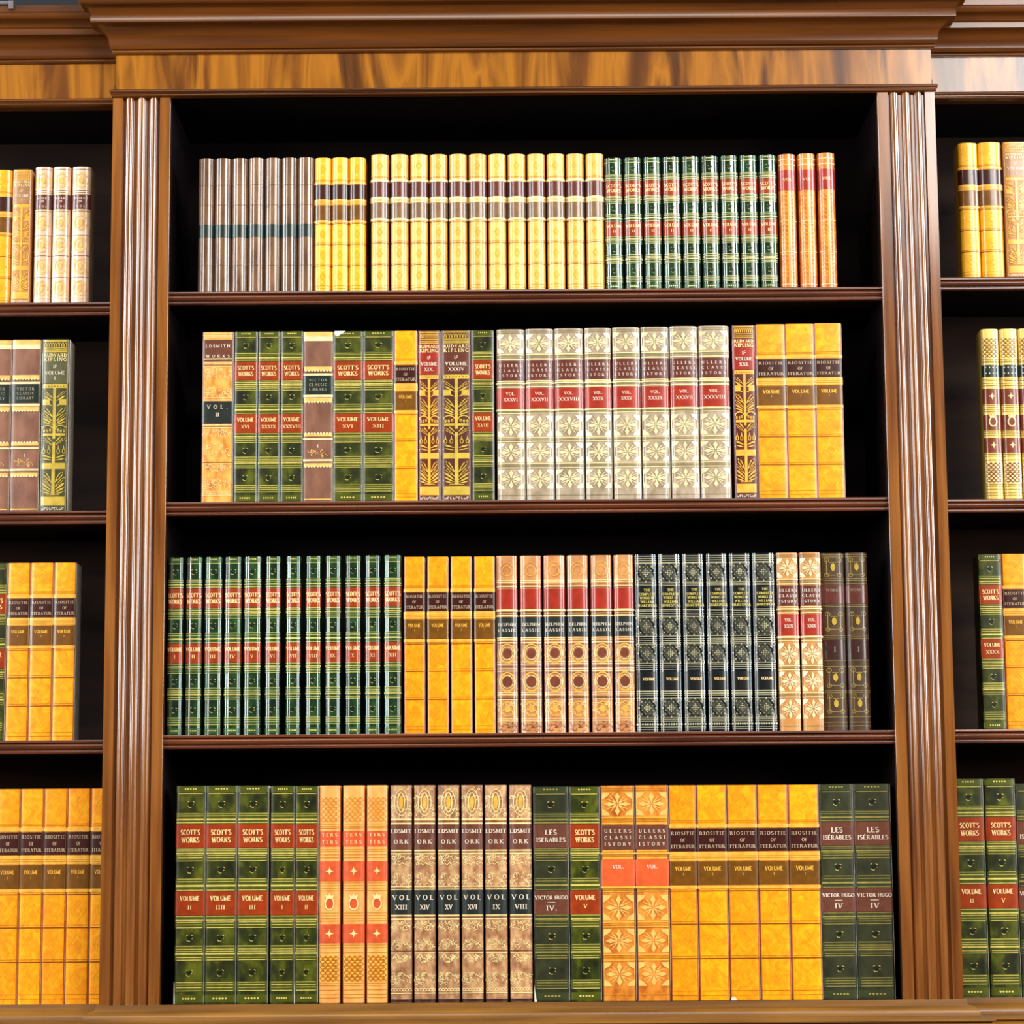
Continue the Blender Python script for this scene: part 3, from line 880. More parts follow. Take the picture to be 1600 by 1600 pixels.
def gold_works(s, vol, dark_edge=True):
    G, P_, I = 'spine_tooling|gilt_pale', 'spine_ornament|gilt_pale', 'spine_tooling|ink_umber'
    a, H, W = s.W * .3, s.H, s.W
    if not s.cut:
        s.ring(P_, 0, 0.08, W * .16, H * .045, 0.0016)
        s.ring(P_, 0, 0.08, W * .3, H * .062, 0.0012)
        s.disc('spine_ornament|gilt_orange', 0, 0.08, W * .1, H * .03, 0.0008)
        speckle(s, 0.015, 0.155, P_, 34, 3)
    s.lines(G, 0.158, 0.178, th=0.006)
    s.lines(I, 0.168, th=0.003)
    if s.cut:
        s.lines(G, 0.01, 0.02, 0.03, th=0.004)
        s.band('title_label|lab_plum', 0.045, 0.175, off=0.0006)
        s.text('title_label>lettering|letter_pale', 'LDSMITH', 0.083, 0.017, 0.78)
        s.text('title_label>lettering|letter_pale', 'WORKS', 0.142, 0.017, 0.78)
        sh = -0.0
        fl = (0.408, 0.54)
        s.lines(G, 0.188, 0.203, th=0.004)
        s.lines(I, 0.196, th=0.003)
        speckle(s, 0.215, 0.27, P_, 30, 4)
        speckle(s, 0.33, 0.38, P_, 30, 5)
        s.lines(G, 0.388, 0.402, th=0.004)
    else:
        s.band('title_label|lab_plum', 0.183, 0.298, off=0.0006)
        s.text('title_label>lettering|letter_pale', 'LDSMIT', 0.213, 0.018, 0.9)
        s.text('title_label>lettering|letter_pale', 'ORK', 0.262, 0.018, 0.66)
        s.lines(G, 0.303, 0.317, th=0.005)
        s.lines(I, 0.311, th=0.003)
        speckle(s, 0.325, 0.37, P_, 34, 4)
        speckle(s, 0.41, 0.465, P_, 34, 5)
        s.lines(G, 0.469, 0.482, th=0.004)
        s.lines(I, 0.476, th=0.003)
        fl = (0.486, 0.598)
    s.band('volume_label|lab_slate', fl[0], fl[1], off=0.0006)
    s.text('volume_label>lettering|letter_pale', 'VOL.' if s.cut else 'VOL', fl[0] + 0.033, 0.022, 0.8)
    s.text('volume_label>lettering|letter_pale', vol, fl[0] + 0.078, 0.021, 0.11 * len(vol) + 0.1)
    d = 0.0 if not s.cut else -0.055
    s.lines(G, 0.602 + d, 0.618 + d, th=0.005)
    s.lines(I, 0.611 + d, th=0.003)
    speckle(s, 0.63 + d, 0.67 + d, P_, 26, 6)
    speckle(s, 0.715 + d, 0.755, P_, 26, 7)
    s.lines(I, 0.765, th=0.004)
    s.lines(G, 0.775, th=0.003)
    speckle(s, 0.785, 0.82, P_, 26, 8)
    speckle(s, 0.87, 0.92, P_, 30, 9)
    for i in range(7):
        s.ring(P_, (-0.78 + 0.26 * i) * W / 2, 0.942, W * .06, H * .006, 0.0009)
    s.lines(G, 0.958, th=0.004)
    if dark_edge:
        s.band('spine_band|lab_purple', 0.985, 0.998, off=0.0004)


def delphin(s, vol):
    G, O, I = 'spine_tooling|gilt_pale', 'spine_ornament|gilt_orange', 'spine_tooling|ink_umber'
    W, H = s.W, s.H
    s.ring(O, 0, 0.085, W * .22, H * .03, 0.0012)
    s.ring(O, 0, 0.085, W * .34, H * .05, 0.0009)
    s.lines(G, 0.14, 0.15, 0.175, th=0.004)
    s.lines(I, 0.163, 0.181, th=0.003)
    s.band('title_label|lab_crimson', 0.188, 0.302, off=0.0006)
    s.band('spine_band|gilt_pale', 0.305, 0.315, off=0.0012)
    s.lines(I, 0.32, 0.332, th=0.004)
    s.band('spine_band|gilt_pale', 0.336, 0.345, off=0.0012)
    s.band('volume_label|lab_slate', 0.348, 0.459, off=0.0006)
    s.text('volume_label>lettering|letter_pale', 'DELPHIN', 0.390, 0.0155, 0.82)
    s.text('volume_label>lettering|letter_pale', 'LASSIC', 0.422, 0.0155, 0.82)
    s.lines(G, 0.465, 0.476, 0.491, th=0.004)
    s.lines(I, 0.484, 0.5, th=0.003)
    s.band('spine_panel|mauve_panel', 0.503, 0.772, -0.97, 0.97, off=0.0003)
    for f, k in ((0.552, 1.0), (0.712, 1.12)):
        s.ring(O, 0, f, W * .35, H * .052, 0.0022)
        s.ring('spine_ornament|gilt_pale', 0, f, W * .27, H * .037, 0.0010)
        s.disc('spine_ornament|medal_brown', 0, f, W * .2 * k, H * .026 * k, 0.0010, 14)
        speckle(s, f - 0.045, f + 0.045, O, 20, int(f * 100))
        for sx in (1, -1):
            s.stroke(O, sx * W * .3, H * (1 - f - .045), 0, H * (1 - f - .06), 0.0012)
    for f in (0.6, 0.613, 0.64, 0.652, 0.772, 0.785, 0.812):
        s.line(G, f, 0.004)
    s.lines(I, 0.627, 0.662, 0.797, 0.805, th=0.004)
    s.ring(O, 0, 0.865, W * .3, H * .04, 0.0018)
    s.disc(O, 0, 0.865, W * .14, H * .02, 0.0008)
    speckle(s, 0.82, 0.91, 'spine_ornament|gilt_pale', 22, 21)
    s.lines(G, 0.92, 0.932, th=0.003)
    speckle(s, 0.94, 0.985, 'spine_ornament|medal_brown', 16, 22)


def rosette(s, f, key, dk):
    W, H = s.W, s.H
    z = H * (1 - f)
    r = W * 0.36
    rz = min(r * 1.05, H * .052)
    s.disc(dk, 0, f, r * 1.02, rz * 1.02, 0.0006, 16)
    for i in range(8):
        a = 2 * math.pi * i / 8
        s.disc(key, r * 1.02 * math.cos(a), 1 - (z + rz * 1.02 * math.sin(a)) / H, 0.0013, 0.0013, 0.0011, 5)
    for i in range(8):
        a = 2 * math.pi * (i + .5) / 8
        s.disc(key, r * .72 * math.cos(a), 1 - (z + rz * .72 * math.sin(a)) / H, 0.0008, 0.0008, 0.0011, 4)
    for i in range(-2, 3):
        for j in range(-2, 3):
            if abs(i) + abs(j) <= 2:
                cx, cz = i * r * .2, z + j * rz * .2
                s.poly(key, [(cx - r * .09, cz), (cx, cz - rz * .09), (cx + r * .09, cz), (cx, cz + rz * .09)], 0.0011)
    for sx in (1, -1):
        for sz in (1, -1):
            s.arc(key, sx * W * .38, z + sz * rz * 1.0, W * .06, H * .009, 0, 360, 0.0008)


def bard(s, vol):
    G, S, K, B = 'spine_tooling|gilt_silver', 'spine_tooling|gilt_dull', 'spine_ornament|gilt_silver', 'spine_panel|lab_black'
    s.lines(G, 0.012, 0.024, 0.036, 0.048, th=0.0035)
    for f in (0.105, 0.408, 0.56, 0.865):
        s.band('spine_panel|lab_stone', f - 0.05, f + 0.053, -0.93, 0.93, 0.0004)
        rosette(s, f, K, B)
        s.lines(G, f - 0.053, f + 0.056, th=0.003)
    s.lines(G, 0.17, 0.178, th=0.003)
    s.band('title_label|lab_black', 0.184, 0.308, off=0.0006)
    for f, t, wd in ((0.203, 'THE', .3), (0.226, 'COMPLETE', .72), (0.247, 'WORKS OF', .64), (0.269, 'WILLIAM', .6), (0.290, 'SHAKESPEAR', .84)):
        s.text('title_label>lettering|gilt', t, f, 0.0135, wd, 0.1)
    s.lines(G, 0.315, 0.323, 0.335, 0.345, th=0.003)
    s.lines(G, 0.478, 0.488, 0.499, th=0.003)
    s.lines(G, 0.628, 0.638, 0.65, th=0.003)
    s.band('volume_label|lab_black', 0.663, 0.765, off=0.0006)
    s.text('volume_label>lettering|letter_gold', 'VOLUME', 0.704, 0.0155, 0.54, 0.15)
    s.lines(G, 0.772, 0.785, th=0.006)
    s.lines(G, 0.796, 0.93, 0.94, th=0.003)
    s.dots(K, 0.956, 9, 0.013, 0.86)
    s.lines(G, 0.972, 0.985, th=0.003)


def urn_book(s, vol):
    G, K = 'spine_tooling|gilt_dull', 'spine_ornament|gilt_dull'
    W, H = s.W, s.H
    s.lines(G, 0.01, 0.022, th=0.003)
    for f in (0.08, 0.385, 0.70, 0.845):
        z = H * (1 - f)
        s.poly('spine_ornament|gilt_old', [(W * .1 * math.cos(2 * math.pi * i / 10), z + H * .022 * math.sin(2 * math.pi * i / 10)) for i in range(10)], 0.0012)
        s.stroke(K, -W * .14, z + H * .027, W * .14, z + H * .027, 0.0012)
        for sx in (1, -1):
            s.stroke(K, sx * W * .26, z - H * .045, sx * W * .26, z + H * .045, 0.0012)
            s.arc(K, sx * W * .26, z + H * .04, W * .1, H * .012, 0, 360, 0.001)
            s.arc(K, sx * W * .26, z - H * .045, W * .09, H * .01, 0, 360, 0.001)
        s.stroke(K, -W * .26, z - H * .045, W * .26, z - H * .045, 0.0012)
    s.lines(G, 0.145, 0.155, 0.175, th=0.003)
    s.band('title_label|lab_wine', 0.185, 0.285, off=0.0005)
    s.text('title_label>lettering|letter_dim', 'WORKS', 0.21, 0.014, 0.6)
    s.lines(G, 0.295, 0.303, 0.465, 0.475, 0.485, th=0.003)
    s.band('volume_label|lab_purple', 0.49, 0.598, off=0.0005)
    s.text('volume_label>lettering|letter_dim', 'I', 0.543, 0.03, 0.1)
    s.lines(G, 0.604, 0.64, 0.775, 0.785, 0.92, 0.95, 0.97, th=0.003)


def banded(s, vol):
    """brown leather with wide toothed cream bands"""
    B, I = 'spine_band|sage', 'spine_tooling|ink_umber'
    H, W = s.H, s.W

    def tooth(f0, f1, down=True):
        s.band('spine_band|relief_tan', f0, f1, -0.96, 0.96, 0.0008)
        for i in range(9):
            x = (-0.84 + 0.21 * i) * W / 2
            s.disc('spine_tooling|relief_cream', x, f1 if down else f0, W * .04, H * .006, 0.0012, 6)
    s.band('spine_band|relief_tan', 0.004, 0.03, off=0.0006)
    s.band('spine_band|relief_cream', 0.03, 0.056, off=0.0006)
    tooth(0.208, 0.232)
    s.lines(I, 0.243, th=0.003)
    s.band('spine_band|relief_cream', 0.248, 0.26, off=0.0008)
    s.band('title_label|lab_green', 0.262, 0.37, off=0.0006)
    for f, t in ((0.288, 'VICTOR'), (0.315, 'CLASSIC'), (0.342, 'LIBRARY')):
        s.text('title_label>lettering|letter_dim', t, f, 0.015, 0.62)
    s.band('spine_band|relief_cream', 0.374, 0.388, off=0.0008)
    tooth(0.392, 0.417)
    tooth(0.60, 0.618, False)
    s.band('spine_band|relief_cream', 0.628, 0.638, off=0.001)
    s.text('volume_lettering|letter_pale', 'I', 0.675, 0.018, 0.1)
    speckle(s, 0.70, 0.735, 'spine_tooling|relief_tan', 14, 31, 0.6)
    s.band('spine_band|relief_cream', 0.752, 0.763, off=0.001)
    tooth(0.775, 0.795)
    s.lines('spine_tooling|relief_tan', 0.985, th=0.006)


def ribbed(s, vol):
    s.band('title_label|lab_green', 0.495, 0.59, off=0.0005)
    s.lines('spine_tooling|ink_umber', 0.2, 0.35, 0.8, th=0.002)


def red_top(s, vol):
    T = 'spine_ornament|gilt_orange'
    s.lines('spine_tooling|gilt_pale', 0.04, 0.08, th=0.005)
    s.band('title_label|lab_crimson', 0.12, 0.27, off=0.0006)
    s.text('title_label>lettering|letter_gold', 'VOL', 0.19, 0.02, 0.5)
    z = lambda f: s.H * (1 - f)
    s.stroke(T, 0, z(.28), 0, z(.96), 0.0018)
    f = 0.31
    while f < 0.95:
        for sx in (1, -1):
            s.arc(T, sx * s.W * .2, z(f), s.W * .15, s.H * .012, 160 if sx > 0 else -160, 20 if sx > 0 else -340, 0.0011)
        f += 0.032
    s.lines('spine_tooling|gilt_pale', 0.5, 0.73, 0.97, th=0.004)


def petite(s, vol):
    """pale pink with rondels and a plum label"""
    G, K, I = 'spine_tooling|gilt_pale', 'spine_ornament|ochre', 'spine_tooling|ink_umber'
    K = 'spine_ornament|relief_tan'
    s.lines(I, 0.02, 0.175, 0.19, th=0.003)
    for f in (0.1, 0.41, 0.572, 0.73, 0.89):
        s.ring(K, 0, f, s.W * .3, s.H * .052, 0.0024)
        s.disc(K, 0, f, s.W * .12, s.H * .026, 0.0010)
        speckle(s, f - 0.055, f + 0.055, K, 16, int(f * 100))
    s.band('title_label|lab_wine', 0.205, 0.312, off=0.0007)
    for f in (0.232, 0.255, 0.292):
        s.text('title_label>lettering|letter_pale', 'WORKS' if f < .25 else ('OF' if f < .28 else 'VOL'), f, 0.014, 0.7 if f != 0.255 else 0.3)
    s.lines(G, 0.2, 0.32, 0.335, th=0.004)
    s.lines(I, 0.328, 0.505, 0.652, 0.81, th=0.003)
    s.lines(G, 0.96, th=0.004)


BOARD = {}
#        fn, leather, W, H, sag, n, kwargs
KINDS = {
    'scott_wide': (scott, 'green_leather', 0.047, 0.335, 0.0035, 5.0, {}),
    'scott_mid': (scott, 'green_leather', 0.037, 0.270, 0.0035, 5.0, dict(tw=0.72)),
    'scott_slim': (scott, 'green_gloss', 0.026, 0.275, 0.0085, 2.6, dict(tw=0.86, g='gilt', gl='glow_green')),
    'scott_small': (scott, 'green_gloss', 0.026, 0.212, 0.010, 2.2, dict(tw=0.8, g='gilt_pale', gl='glow_green')),
    'grey_green': (scott, 'greengrey_leather', 0.053, 0.335, 0.0035, 5.0, dict(title=('LES', 'ISÉRABLES'), lab='lab_plum', g='gilt_dull', tw=0.34, tw2=0.84, gl='glow_grey', sub='VICTOR HUGO', let='letter_pale')),
    'yellow_wide': (curio, 'yellow_leather', 0.045, 0.33, 0.0035, 5.0, {}),
    'yellow_mid': (curio, 'yellow_leather', 0.036, 0.27, 0.0035, 5.0, {}),
    'yellow_thin': (curio, 'yellow_bright', 0.0265, 0.215, 0.010, 2.2, dict(ink='ink_soft', txt=False)),
    'buff_round': (curio, 'buff_leather', 0.0262, 0.217, 0.011, 2.0, dict(ink='ink_soft', txt=False, hi='gilt_pale', lab2='lab_dust', lab='lab_wine')),
    'fuller_cream': (fuller, 'cream_leather', 0.045, 0.27, 0.0075, 2.7, {}),
    'fuller_slim': (fuller, 'ochre_leather', 0.034, 0.275, 0.0075, 2.7, dict(rel='relief_cream', lab='lab_wine')),
    'fuller_tan': (fuller, 'tan_leather', 0.053, 0.335, 0.0035, 5.0, dict(rel='relief_tan', ink='ink_soft', lab='lab_plum', lab2='lab_coral', line='gilt_orange')),
    'tree_red': (tree, 'red_leather', 0.037, 0.265, 0.005, 3.4, dict(g='gilt_orange', panel='red')),
    'tree_russet': (tree, 'russet_leather', 0.047, 0.265, 0.005, 3.4, dict(g='gilt_old', panel='russet')),
    'tree_olive': (tree, 'olive_leather', 0.044, 0.265, 0.005, 3.4, dict(g='gilt_old', panel='olive', vein='olive_ink')),
    'tree_ochre': (tree, 'ochre_leather', 0.034, 0.205, 0.005, 3.4, dict(g='gilt_orange', panel='dust', vein='ochre_ink')),
    'wreath_salmon': (wreath, 'salmon_leather', 0.034, 0.335, 0.0075, 2.5, {}),
    'wreath_lemon': (wreath, 'lemon_leather', 0.027, 0.265, 0.008, 2.4, dict(lat='ink_brown', lat2='ink_brown', lab='lab_green', red='lab_rust', dark=True)),
    'gold_works': (gold_works, 'marbled_leather', 0.035, 0.335, 0.0075, 2.5, {}),
    'amber_works': (gold_works, 'amber_leather', 0.050, 0.265, 0.0035, 5.0, dict(dark_edge=False)),
    'delphin': (delphin, 'peach_leather', 0.033, 0.275, 0.0080, 2.4, {}),
    'bard': (bard, 'navy_leather', 0.035, 0.275, 0.0075, 2.5, {}),
    'urn': (urn_book, 'umber_leather', 0.037, 0.275, 0.0075, 2.5, {}),
    'banded': (banded, 'mauve_leather', 0.046, 0.265, 0.0035, 5.0, {}),
    'ribbed': (ribbed, 'taupe_leather', 0.0260, 0.212, 0.011, 2.0, {}),
    'red_top': (red_top, 'orange_leather', 0.0255, 0.21, 0.0105, 2.0, {}),
    'petite': (petite, 'rose_leather', 0.0295, 0.215, 0.009, 2.2, {}),
}
for a, b in (('lab_red_panel', 'x'),):
    pass
flat('red', (150, 32, 10), 0.35)
flat('russet', (92, 40, 22), 0.35)
flat('olive', (84, 82, 46), 0.35)
flat('dust', (164, 116, 72), 0.35)

PROTO, VOLMESH = {}, {}


def draw(kind, vol):
    fn, lea, W, H, sag, n, kw = KINDS[kind]
    s = Spine(W, H, sag, n)
    s.cut = kind == 'amber_works'
    if kind.startswith('tree'):
        kw = dict(kw)
    fn(s, vol, **kw)
    return s


PALE = {'scott_mid', 'scott_wide', 'grey_green', 'tree_red', 'tree_russet', 'tree_olive', 'yellow_wide', 'yellow_mid', 'fuller_cream', 'fuller_tan', 'banded', 'amber_works'}


def make_book(kind, vol):
    """one book of a kind, with its parts"""
    fn, lea, W, H, sag, n, kw = KINDS[kind]
    root = empty('book')
    root.empty_display_size = 0.02
    link('cover', cover_bm(W, H, sag, n), lea, root, 40)
    link('pages', bevelbox(-W / 2 + 0.0024, W / 2 - 0.0024, sag + 0.0045, DEPTH - 0.004, 0.003, H - 0.003, 0.0005), 'paper_block', root, 0)
    if kind in PALE:
        link('cover_edge', bevelbox(W / 2 - 0.0001, W / 2 + 0.0007, sag * 0.75, 0.05, 0.0005, H - 0.0003, 0.0002), 'jacket_edge', root, 0)
    s = draw(kind, vol)
    subs = {}
    groups = {}
    jt = {'scott_wide': 'joint_green', 'scott_mid': 'joint_green', 'yellow_wide': 'joint_rust', 'yellow_mid': 'joint_rust', 'fuller_tan': 'joint_brown', 'amber_works': 'joint_brown', 'grey_green': 'joint_green'}.get(kind)
    if jt:
        s.band('joint|' + jt, 0.001, 0.999, -0.995, -0.935, 0.0002, 2)
        s.band('joint|' + jt, 0.001, 0.999, 0.935, 0.995, 0.0002, 2)
    for key, bm in s.b.items():
        path, mat = key.split('|')
        groups.setdefault(path, []).append((mat, bm))
    for path in sorted(groups, key=lambda p: p.count('>')):
        mats, bm = [], bmesh.new()
        for mat, b in groups[path]:
            tmp = bpy.data.meshes.new('tmp')
            for f in b.faces:
                f.material_index = len(mats)
            b.to_mesh(tmp)
            b.free()
            bm.from_mesh(tmp)
            bpy.data.meshes.remove(tmp)
            mats.append(mat)
        parts = path.split('>')
        par = subs[parts[0]] if len(parts) == 2 else root
        o = link(parts[-1].split('#')[0], bm, mats, par, 40)
        if len(parts) == 1:
            subs[parts[0]] = o
    return root


def copy_book(src):
    r = src.copy()
    C.objects.link(r)
    for ch in src.children:
        c = ch.copy()
        C.objects.link(c)
        c.parent = r
        for g in ch.children:
            d = g.copy()
            C.objects.link(d)
            d.parent = c
    return r


def get_book(kind, vol):
    if (kind, vol) in PROTO:
        return copy_book(PROTO[(kind, vol)])
    b = make_book(kind, vol)
    PROTO[(kind, vol)] = b
    return b


ORD = ['first', 'second', 'third', 'fourth', 'fifth', 'sixth', 'seventh', 'eighth', 'ninth', 'tenth', 'eleventh', 'twelfth']
NUM = {2: 'two', 3: 'three', 4: 'four', 5: 'five', 6: 'six', 7: 'seven', 8: 'eight', 9: 'nine', 12: 'twelve'}


def run(kind, items, tops, zshelf, ybase, yfront, look, place, group=None, vols=None, labels=None, dy=0.0):
    """items: (left, right) edges at the foot of each book in photo pixels; tops: photo y of the head of the first and last"""
    fn, lea, W, H, sag, n, kw = KINDS[kind]
    N = len(items)
    for i, (a, b) in enumerate(items):
        x0, x1 = P(a, ybase, yfront)[0], P(b, ybase, yfront)[0]
        ty = tops[0] + (tops[1] - tops[0]) * (i / max(1, N - 1))
        h = P((a + b) / 2, ty, yfront)[1] - zshelf
        vol = vols[i] if vols else 'I'
        o = get_book(kind, vol)
        o.location = ((x0 + x1) / 2, yfront + dy + random.uniform(0, 0.0012), zshelf)
        wgap = 0.0008 if kind in PALE else 0.0002
        o.scale = (max(0.01, x1 - x0 - wgap) / W, 1, h / H)
        lab = labels[i] if labels else f"{look}, {ORD[i]} of {NUM[N]} from left, {place}"
        tag(o, lab, 'book', group)
        if lab.startswith('broad green book with red labels, directly right'):
            torn(o, [(-0.0170, H + .0001), (-0.0030, H + .0001), (-0.0135, H - 0.0085), (-0.0172, H - 0.005)])
        if a == 271.5:
            torn(o, [(-0.0242, 0.0), (-0.0228, 0.0), (-0.0236, 0.024), (-0.0242, 0.034)])
        if a == 1142:
            torn(o, [(-0.0222, 0.0), (-0.013, 0.0), (-0.0165, 0.0055), (-0.0212, 0.0045)])
        if a == 835.5:
            torn(o, [(-0.0272, 0.0), (-0.0235, 0.0), (-0.0255, 0.012), (-0.0272, 0.026)])


def torn(o, pts):
    """a scrap of bare white card where the printed cover has come away; pts in the book's own metres"""
    bm = bmesh.new()
    a = [bm.verts.new((x, 0.0022, z)) for x, z in pts]
    b = [bm.verts.new((x, -0.0012, z)) for x, z in pts]
    n = len(pts)
    bm.faces.new(a)
    bm.faces.new(b[::-1])
    for i in range(n):
        bm.faces.new((a[i], a[(i + 1) % n], b[(i + 1) % n], b[i]))
    bmesh.ops.recalc_face_normals(bm, faces=bm.faces)
    t = link('torn_corner', bm, 'jacket_edge', o, 0)
    t['label'] = 'bare white card where the cover is torn'


def row(start, pitch, width, n):
    return [(start + pitch * i, start + pitch * i + width) for i in range(n)]


YC, YS = BOOKS_FRONT, STEP + BOOKS_FRONT
# ---- middle bay, top shelf
T = 'top shelf, middle bay'
run('ribbed', [(307.6, 332.8), (333, 359.5), (359.7, 385.8), (386, 411.5), (411.8, 437.8), (438, 463.8), (464, 490)], (247.5, 246), ZC[0], 456, YC,
    'slim taupe book with green band', T, 'taupe books on the top shelf')
run('yellow_thin', [(490.5, 517), (517.6, 544), (544.7, 571)], (246.5, 246), ZC[0], 455, YC, 'slim yellow book with brown labels', T, 'slim yellow books on the top shelf')
run('buff_round', row(579.5, 30.75, 27.6, 12), (241, 239.5), ZC[0], 453, YC, 'round-backed buff book', T, 'buff books on the top shelf')
run('scott_small', row(947.3, 30.35, 27.4, 9), (246.5, 241.5), ZC[0], 449, YC, 'small green book, orange-red labels', T, 'small green books on the top shelf', vols=['II'] * 9)
run('red_top', row(1221, 30.9, 27.0, 3), (240.5, 238.5), ZC[0], 446, YC, 'slim orange book with crimson label', T, 'orange books on the top shelf')
# ---- middle bay, second shelf
T = 'second shelf, middle bay'
B = 782
run('amber_works', [(313.5, 363)], (519, 519), ZC[1], 785, YC, '', T, vols=['II'], labels=['amber mottled book with slate volume II label, leftmost on middle second shelf'])
run('scott_mid', [(364.5, 400.5), (401.5, 436), (437.5, 472.5)], (518, 517.5), ZC[1], 785, YC, 'green book with red labels', T, 'three green books beside the amber book',
    vols=['XVI', 'XXXIX', 'XXXVIII'], labels=['green book with red labels, volume XVI, right of the amber book', 'green book with red labels, volume XXXIX, on middle second shelf',
                                              'green book with red labels, volume XXXVIII, left of the brown banded book'])
run('banded', [(473.3, 519.3)], (518, 518), ZC[1], 784.5, YC, '', T, labels=['brown book with cream toothed bands and dark green label, between green books'])
run('scott_mid', [(520, 566), (567, 615)], (517.5, 517), ZC[1], 784, YC, 'broad green', T, 'two broad green books right of the brown book', vols=['XVI', 'XIII'],
    labels=['broad green book with red labels, directly right of the brown banded book', 'broad green book with red labels, directly left of the single yellow book, second shelf'])
run('yellow_mid', [(616, 652.3)], (517, 517), ZC[1], 784, YC, '', T, labels=['single yellow book between a green and a red floral book, second shelf'])
run('tree_red', [(653, 688.8)], (516.5, 516.5), ZC[1], 783.5, YC, '', T, vols=['XIX.'], labels=['red book with gilt flower tree, volume XIX, right of single yellow book'])
run('tree_russet', [(689.5, 737.8)], (516, 516), ZC[1], 783, YC, '', T, vols=['XXXIV'], labels=['wide russet-brown book with gilt flower tree, volume XXXIV, second shelf'])
run('scott_mid', [(738.5, 772.5)], (516, 516), ZC[1], 783, YC, '', T, vols=['XVIII'], labels=['green book with red labels, volume XVIII, beside the cream set'])
run('fuller_cream', [(777, 821), (822.5, 866.5), (868, 913.5), (915.5, 957.5), (959.5, 1003), (1004.5, 1048.5), (1050, 1094), (1095.5, 1143.5)], (514.5, 508.5), ZC[1], 779, YC,
    'cream book with wine and red labels', 'second shelf', 'cream books on the second shelf', vols=['XXXVI', 'XXXVII', 'XXXVIII', 'XXIX', 'XXXV', 'XXXIX', 'XXXVII', 'XXXVIII'])
run('tree_red', [(1148.5, 1185.5)], (507.5, 507.5), ZC[1], 776.5, YC, '', T, vols=['XXI.'], labels=['red book with gilt flower tree, volume XXI, right of the cream set'])
run('yellow_mid', [(1186.5, 1231.7), (1232.5, 1278), (1278.7, 1321)], (506.5, 505), ZC[1], 776, YC, 'wide yellow book, dark labels', T, 'yellow books ending the second shelf')
# ---- middle bay, third shelf
T = 'third shelf, middle bay'
run('scott_slim', [(259, 283.5), (288, 313), (317.5, 344.5), (348.5, 375), (379.5, 406), (413, 436.5), (445.5, 468.5), (476.5, 500.5), (507.5, 531.5), (539, 563), (570, 593.8), (600, 627)],
    (871, 867.5), ZC[2], 1148, YC, 'slim green book, red labels', T, 'slim green books on the third shelf', vols=['I', 'II', 'III', 'IV', 'V', 'VI', 'VII', 'VIII', 'IX', 'X', 'XI', 'XII'])
run('yellow_mid', [(631.5, 664), (668, 701), (705, 738), (742, 774.3)], (870, 869.5), ZC[2], 1147, YC, 'yellow book with dark labels', T, 'yellow books on the third shelf')
run('delphin', [(776.8, 810), (814.2, 847.8), (851.3, 885), (888.5, 921.5), (925.7, 959), (962, 993.5)], (868.5, 867), ZC[2], 1146, YC,
    'peach book with red and slate labels', 'third shelf', 'peach books on the third shelf')
run('bard', [(995, 1030), (1032, 1067.3), (1070, 1104.3), (1107.5, 1141), (1144, 1178), (1180.5, 1216)], (866, 864), ZC[2], 1144, YC, 'black book with silver-gilt rosettes', T, 'black rosette books on the third shelf')
run('fuller_slim', [(1219, 1253), (1255.5, 1289)], (863.5, 863), ZC[2], 1142, YC, '', T, 'two fawn books on the third shelf', vols=['XXIX', 'XXIX'],
    labels=['fawn book with red volume label, directly right of the black rosette books', 'fawn book with red volume label, directly left of the dark brown pair'])
run('urn', [(1290.5, 1328), (1329, 1364)], (862.5, 862), ZC[2], 1141, YC, '', T, 'two dark brown books ending the third shelf', dy=0.012,
    labels=['dark brown book with gilt urns, left one of the pair ending third shelf', 'dark brown book with gilt urns, last at right on middle third shelf'])
# ---- middle bay, bottom shelf
T = 'bottom shelf, middle bay'
run('scott_wide', [(271.5, 317.7), (318.7, 367.5), (368.7, 417.5)], (1228, 1227.5), ZB, 1569, YC, 'wide green book with red labels', 'bottom shelf', 'wide green books starting the bottom shelf',
    vols=['II', 'IIII', 'III'])
run('scott_wide', [(421, 458.8), (459.7, 496)], (1228, 1228), ZB, 1569, YC, '', T, 'two narrower green books on the bottom shelf', vols=['I', 'II'],
    labels=['narrower green book with red labels, volume I, right of three wide green books', 'narrower green book with red labels, directly left of the salmon-pink books'])
run('wreath_salmon', [(497.7, 531), (535, 569.5), (572.5, 605.5)], (1227.5, 1227), ZB, 1568.5, YC, 'salmon book with lattice and stars', T, 'salmon books on the bottom shelf')
run('gold_works', [(610, 644), (647, 681), (684.5, 719), (722, 756), (759, 794), (797.5, 833)], (1227, 1226.5), ZB, 1568, YC, 'marbled tan book, slate volume label', T,
    'marbled tan books on the bottom shelf', vols=['XIII', 'XIV', 'XV', 'XVI', 'IX', 'VIII'])
run('grey_green', [(835.5, 890.8)], (1229, 1229), ZB, 1567.5, YC, '', T, vols=['IV.'], labels=['grey-green book with plum labels, right of the marbled tan books'])
run('scott_wide', [(892.5, 940.5)], (1229, 1229), ZB, 1567, YC, '', T, vols=['V'], labels=['bright green book with red labels, volume V, left of orange-tan pair'])
run('fuller_tan', [(942, 995.2), (996.3, 1048.8)], (1227.5, 1227), ZB, 1566.5, YC, '', T, 'orange-tan books on the bottom shelf', vols=[' ', ' '],
    labels=['orange-tan book with coral label, left one of its pair on bottom shelf', 'orange-tan book with coral label, right one of its pair, beside yellow books'])
run('yellow_wide', [(1049.7, 1092.8), (1094, 1140.8), (1142, 1188.7), (1190, 1237.8), (1239, 1286.6)], (1227, 1226), ZB, 1565, YC, 'wide yellow book, dark labels', T, 'wide yellow books on the bottom shelf')
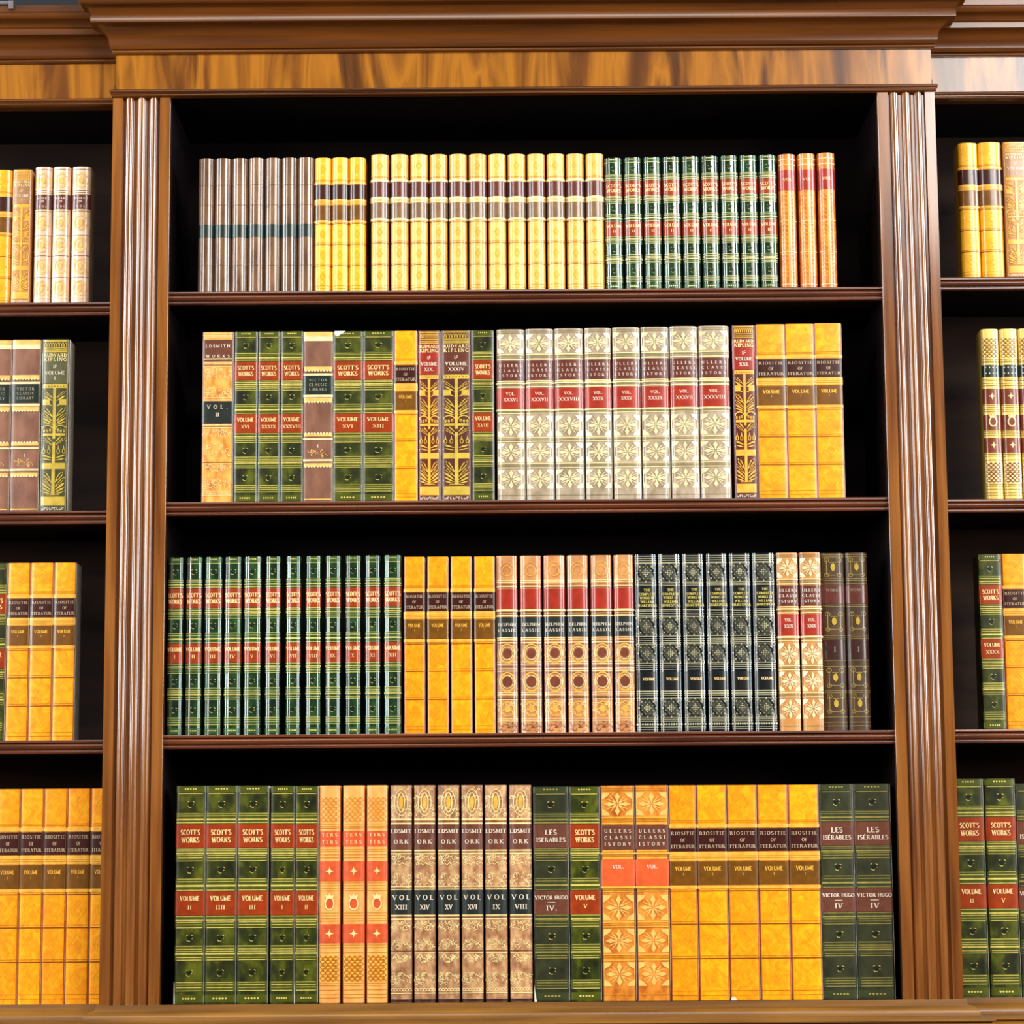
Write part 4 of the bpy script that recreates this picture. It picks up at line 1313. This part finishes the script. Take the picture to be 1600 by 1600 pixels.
run('grey_green', [(1287.5, 1341), (1342, 1400)], (1225, 1224.5), ZB, 1563, YC, '', T, 'grey-green pair ending the bottom shelf', vols=['IV', 'IV'],
    labels=['grey-green book with plum labels, left one of the pair by right pilaster', 'grey-green book with plum labels, last at right on middle bottom shelf'])
# ---- left bay
run('yellow_thin', [(-20, 15)], (265.5, 265.5), ZL[0], 471, YS, '', '', labels=['yellow book cut by the left photo edge on the left top shelf'])
run('tree_ochre', [(16, 46)], (265, 265), ZL[0], 471, YS, '', '', vols=['I'], labels=['ochre book with flower tree, left of three pink-cream books, left bay'])
run('petite', [(50, 77), (78.5, 106), (108.5, 138)], (260.5, 260), ZL[0], 472, YS, 'pink-cream book with plum label', 'left bay top shelf', 'pink-cream books in the left bay')
run('banded', [(-34, 12.5), (14, 58.5)], (531, 530.5), ZL[1], 797, YS, '', '', 'two brown banded books in the left bay',
    labels=['brown book with cream bands cut by left photo edge, left second shelf', 'brown book with cream bands, left of the olive book, left bay'])
run('tree_olive', [(60, 104)], (530, 530), ZL[1], 797, YS, '', '', vols=['I'], labels=['olive-green book with gilt flower tree, volume I, left bay second shelf'])
run('scott_mid', [(-34, 5.5)], (879.5, 879.5), ZL[2], 1155, YS, '', '', vols=['II'], labels=['green book cut by the left photo edge, left bay third shelf'])
run('yellow_mid', [(6.8, 42), (43, 79), (80, 114.5)], (879.5, 879), ZL[2], 1155, YS, 'yellow book with dark labels', 'third shelf, left bay', 'yellow books on the third left shelf')
run('yellow_wide', [(-11, 25.3), (26, 62.3), (63, 99.3), (100, 136.5), (137.3, 173)], (1233, 1232), ZBL, 1570, YS, 'yellow book with dark labels', 'bottom shelf, left bay', 'yellow books on the bottom left shelf')
# ---- right bay
run('yellow_thin', [(1504, 1535), (1536, 1572)], (223, 222), ZR[0], 432, YS, '', '', 'two pale yellow books in the right bay',
    labels=['pale yellow book, leftmost on the top shelf of the right bay', 'pale yellow book, left of the ochre floral book, right bay top shelf'])
run('tree_ochre', [(1574.5, 1612)], (221.5, 221.5), ZR[0], 432, YS, '', '', vols=['I'], labels=['ochre book with flower tree cut by right photo edge, right top shelf'])
run('wreath_lemon', [(1542, 1569.5), (1571.5, 1599.5), (1601, 1629)], (514, 513), ZR[1], 779, YS, 'lemon book with brown panels', 'right bay second shelf', 'lemon books in the right bay')
run('scott_mid', [(1537, 1573)], (866, 866), ZR[2], 1139, YS, '', '', vols=['XXXX'], labels=['green book with red labels, volume XXXX, right bay third shelf'])
run('yellow_mid', [(1574.5, 1612)], (865.5, 865.5), ZR[2], 1139, YS, '', '', labels=['yellow book right of the green volume XXXX, cut by right photo edge'])
run('scott_wide', [(1500, 1547), (1549, 1597)], (1217, 1216.5), ZBR, 1558, YS, '', '', 'green books on the bottom right shelf', vols=['II', 'V'],
    labels=['green book with red labels next to the right pilaster, right bay bottom shelf', 'second green book from the right pilaster, right bay bottom shelf'])
run('grey_green', [(1598, 1650)], (1224, 1224), ZBR, 1558, YS, '', '', vols=['IV'], labels=['grey-green book cut by right photo edge, right bay bottom shelf'])
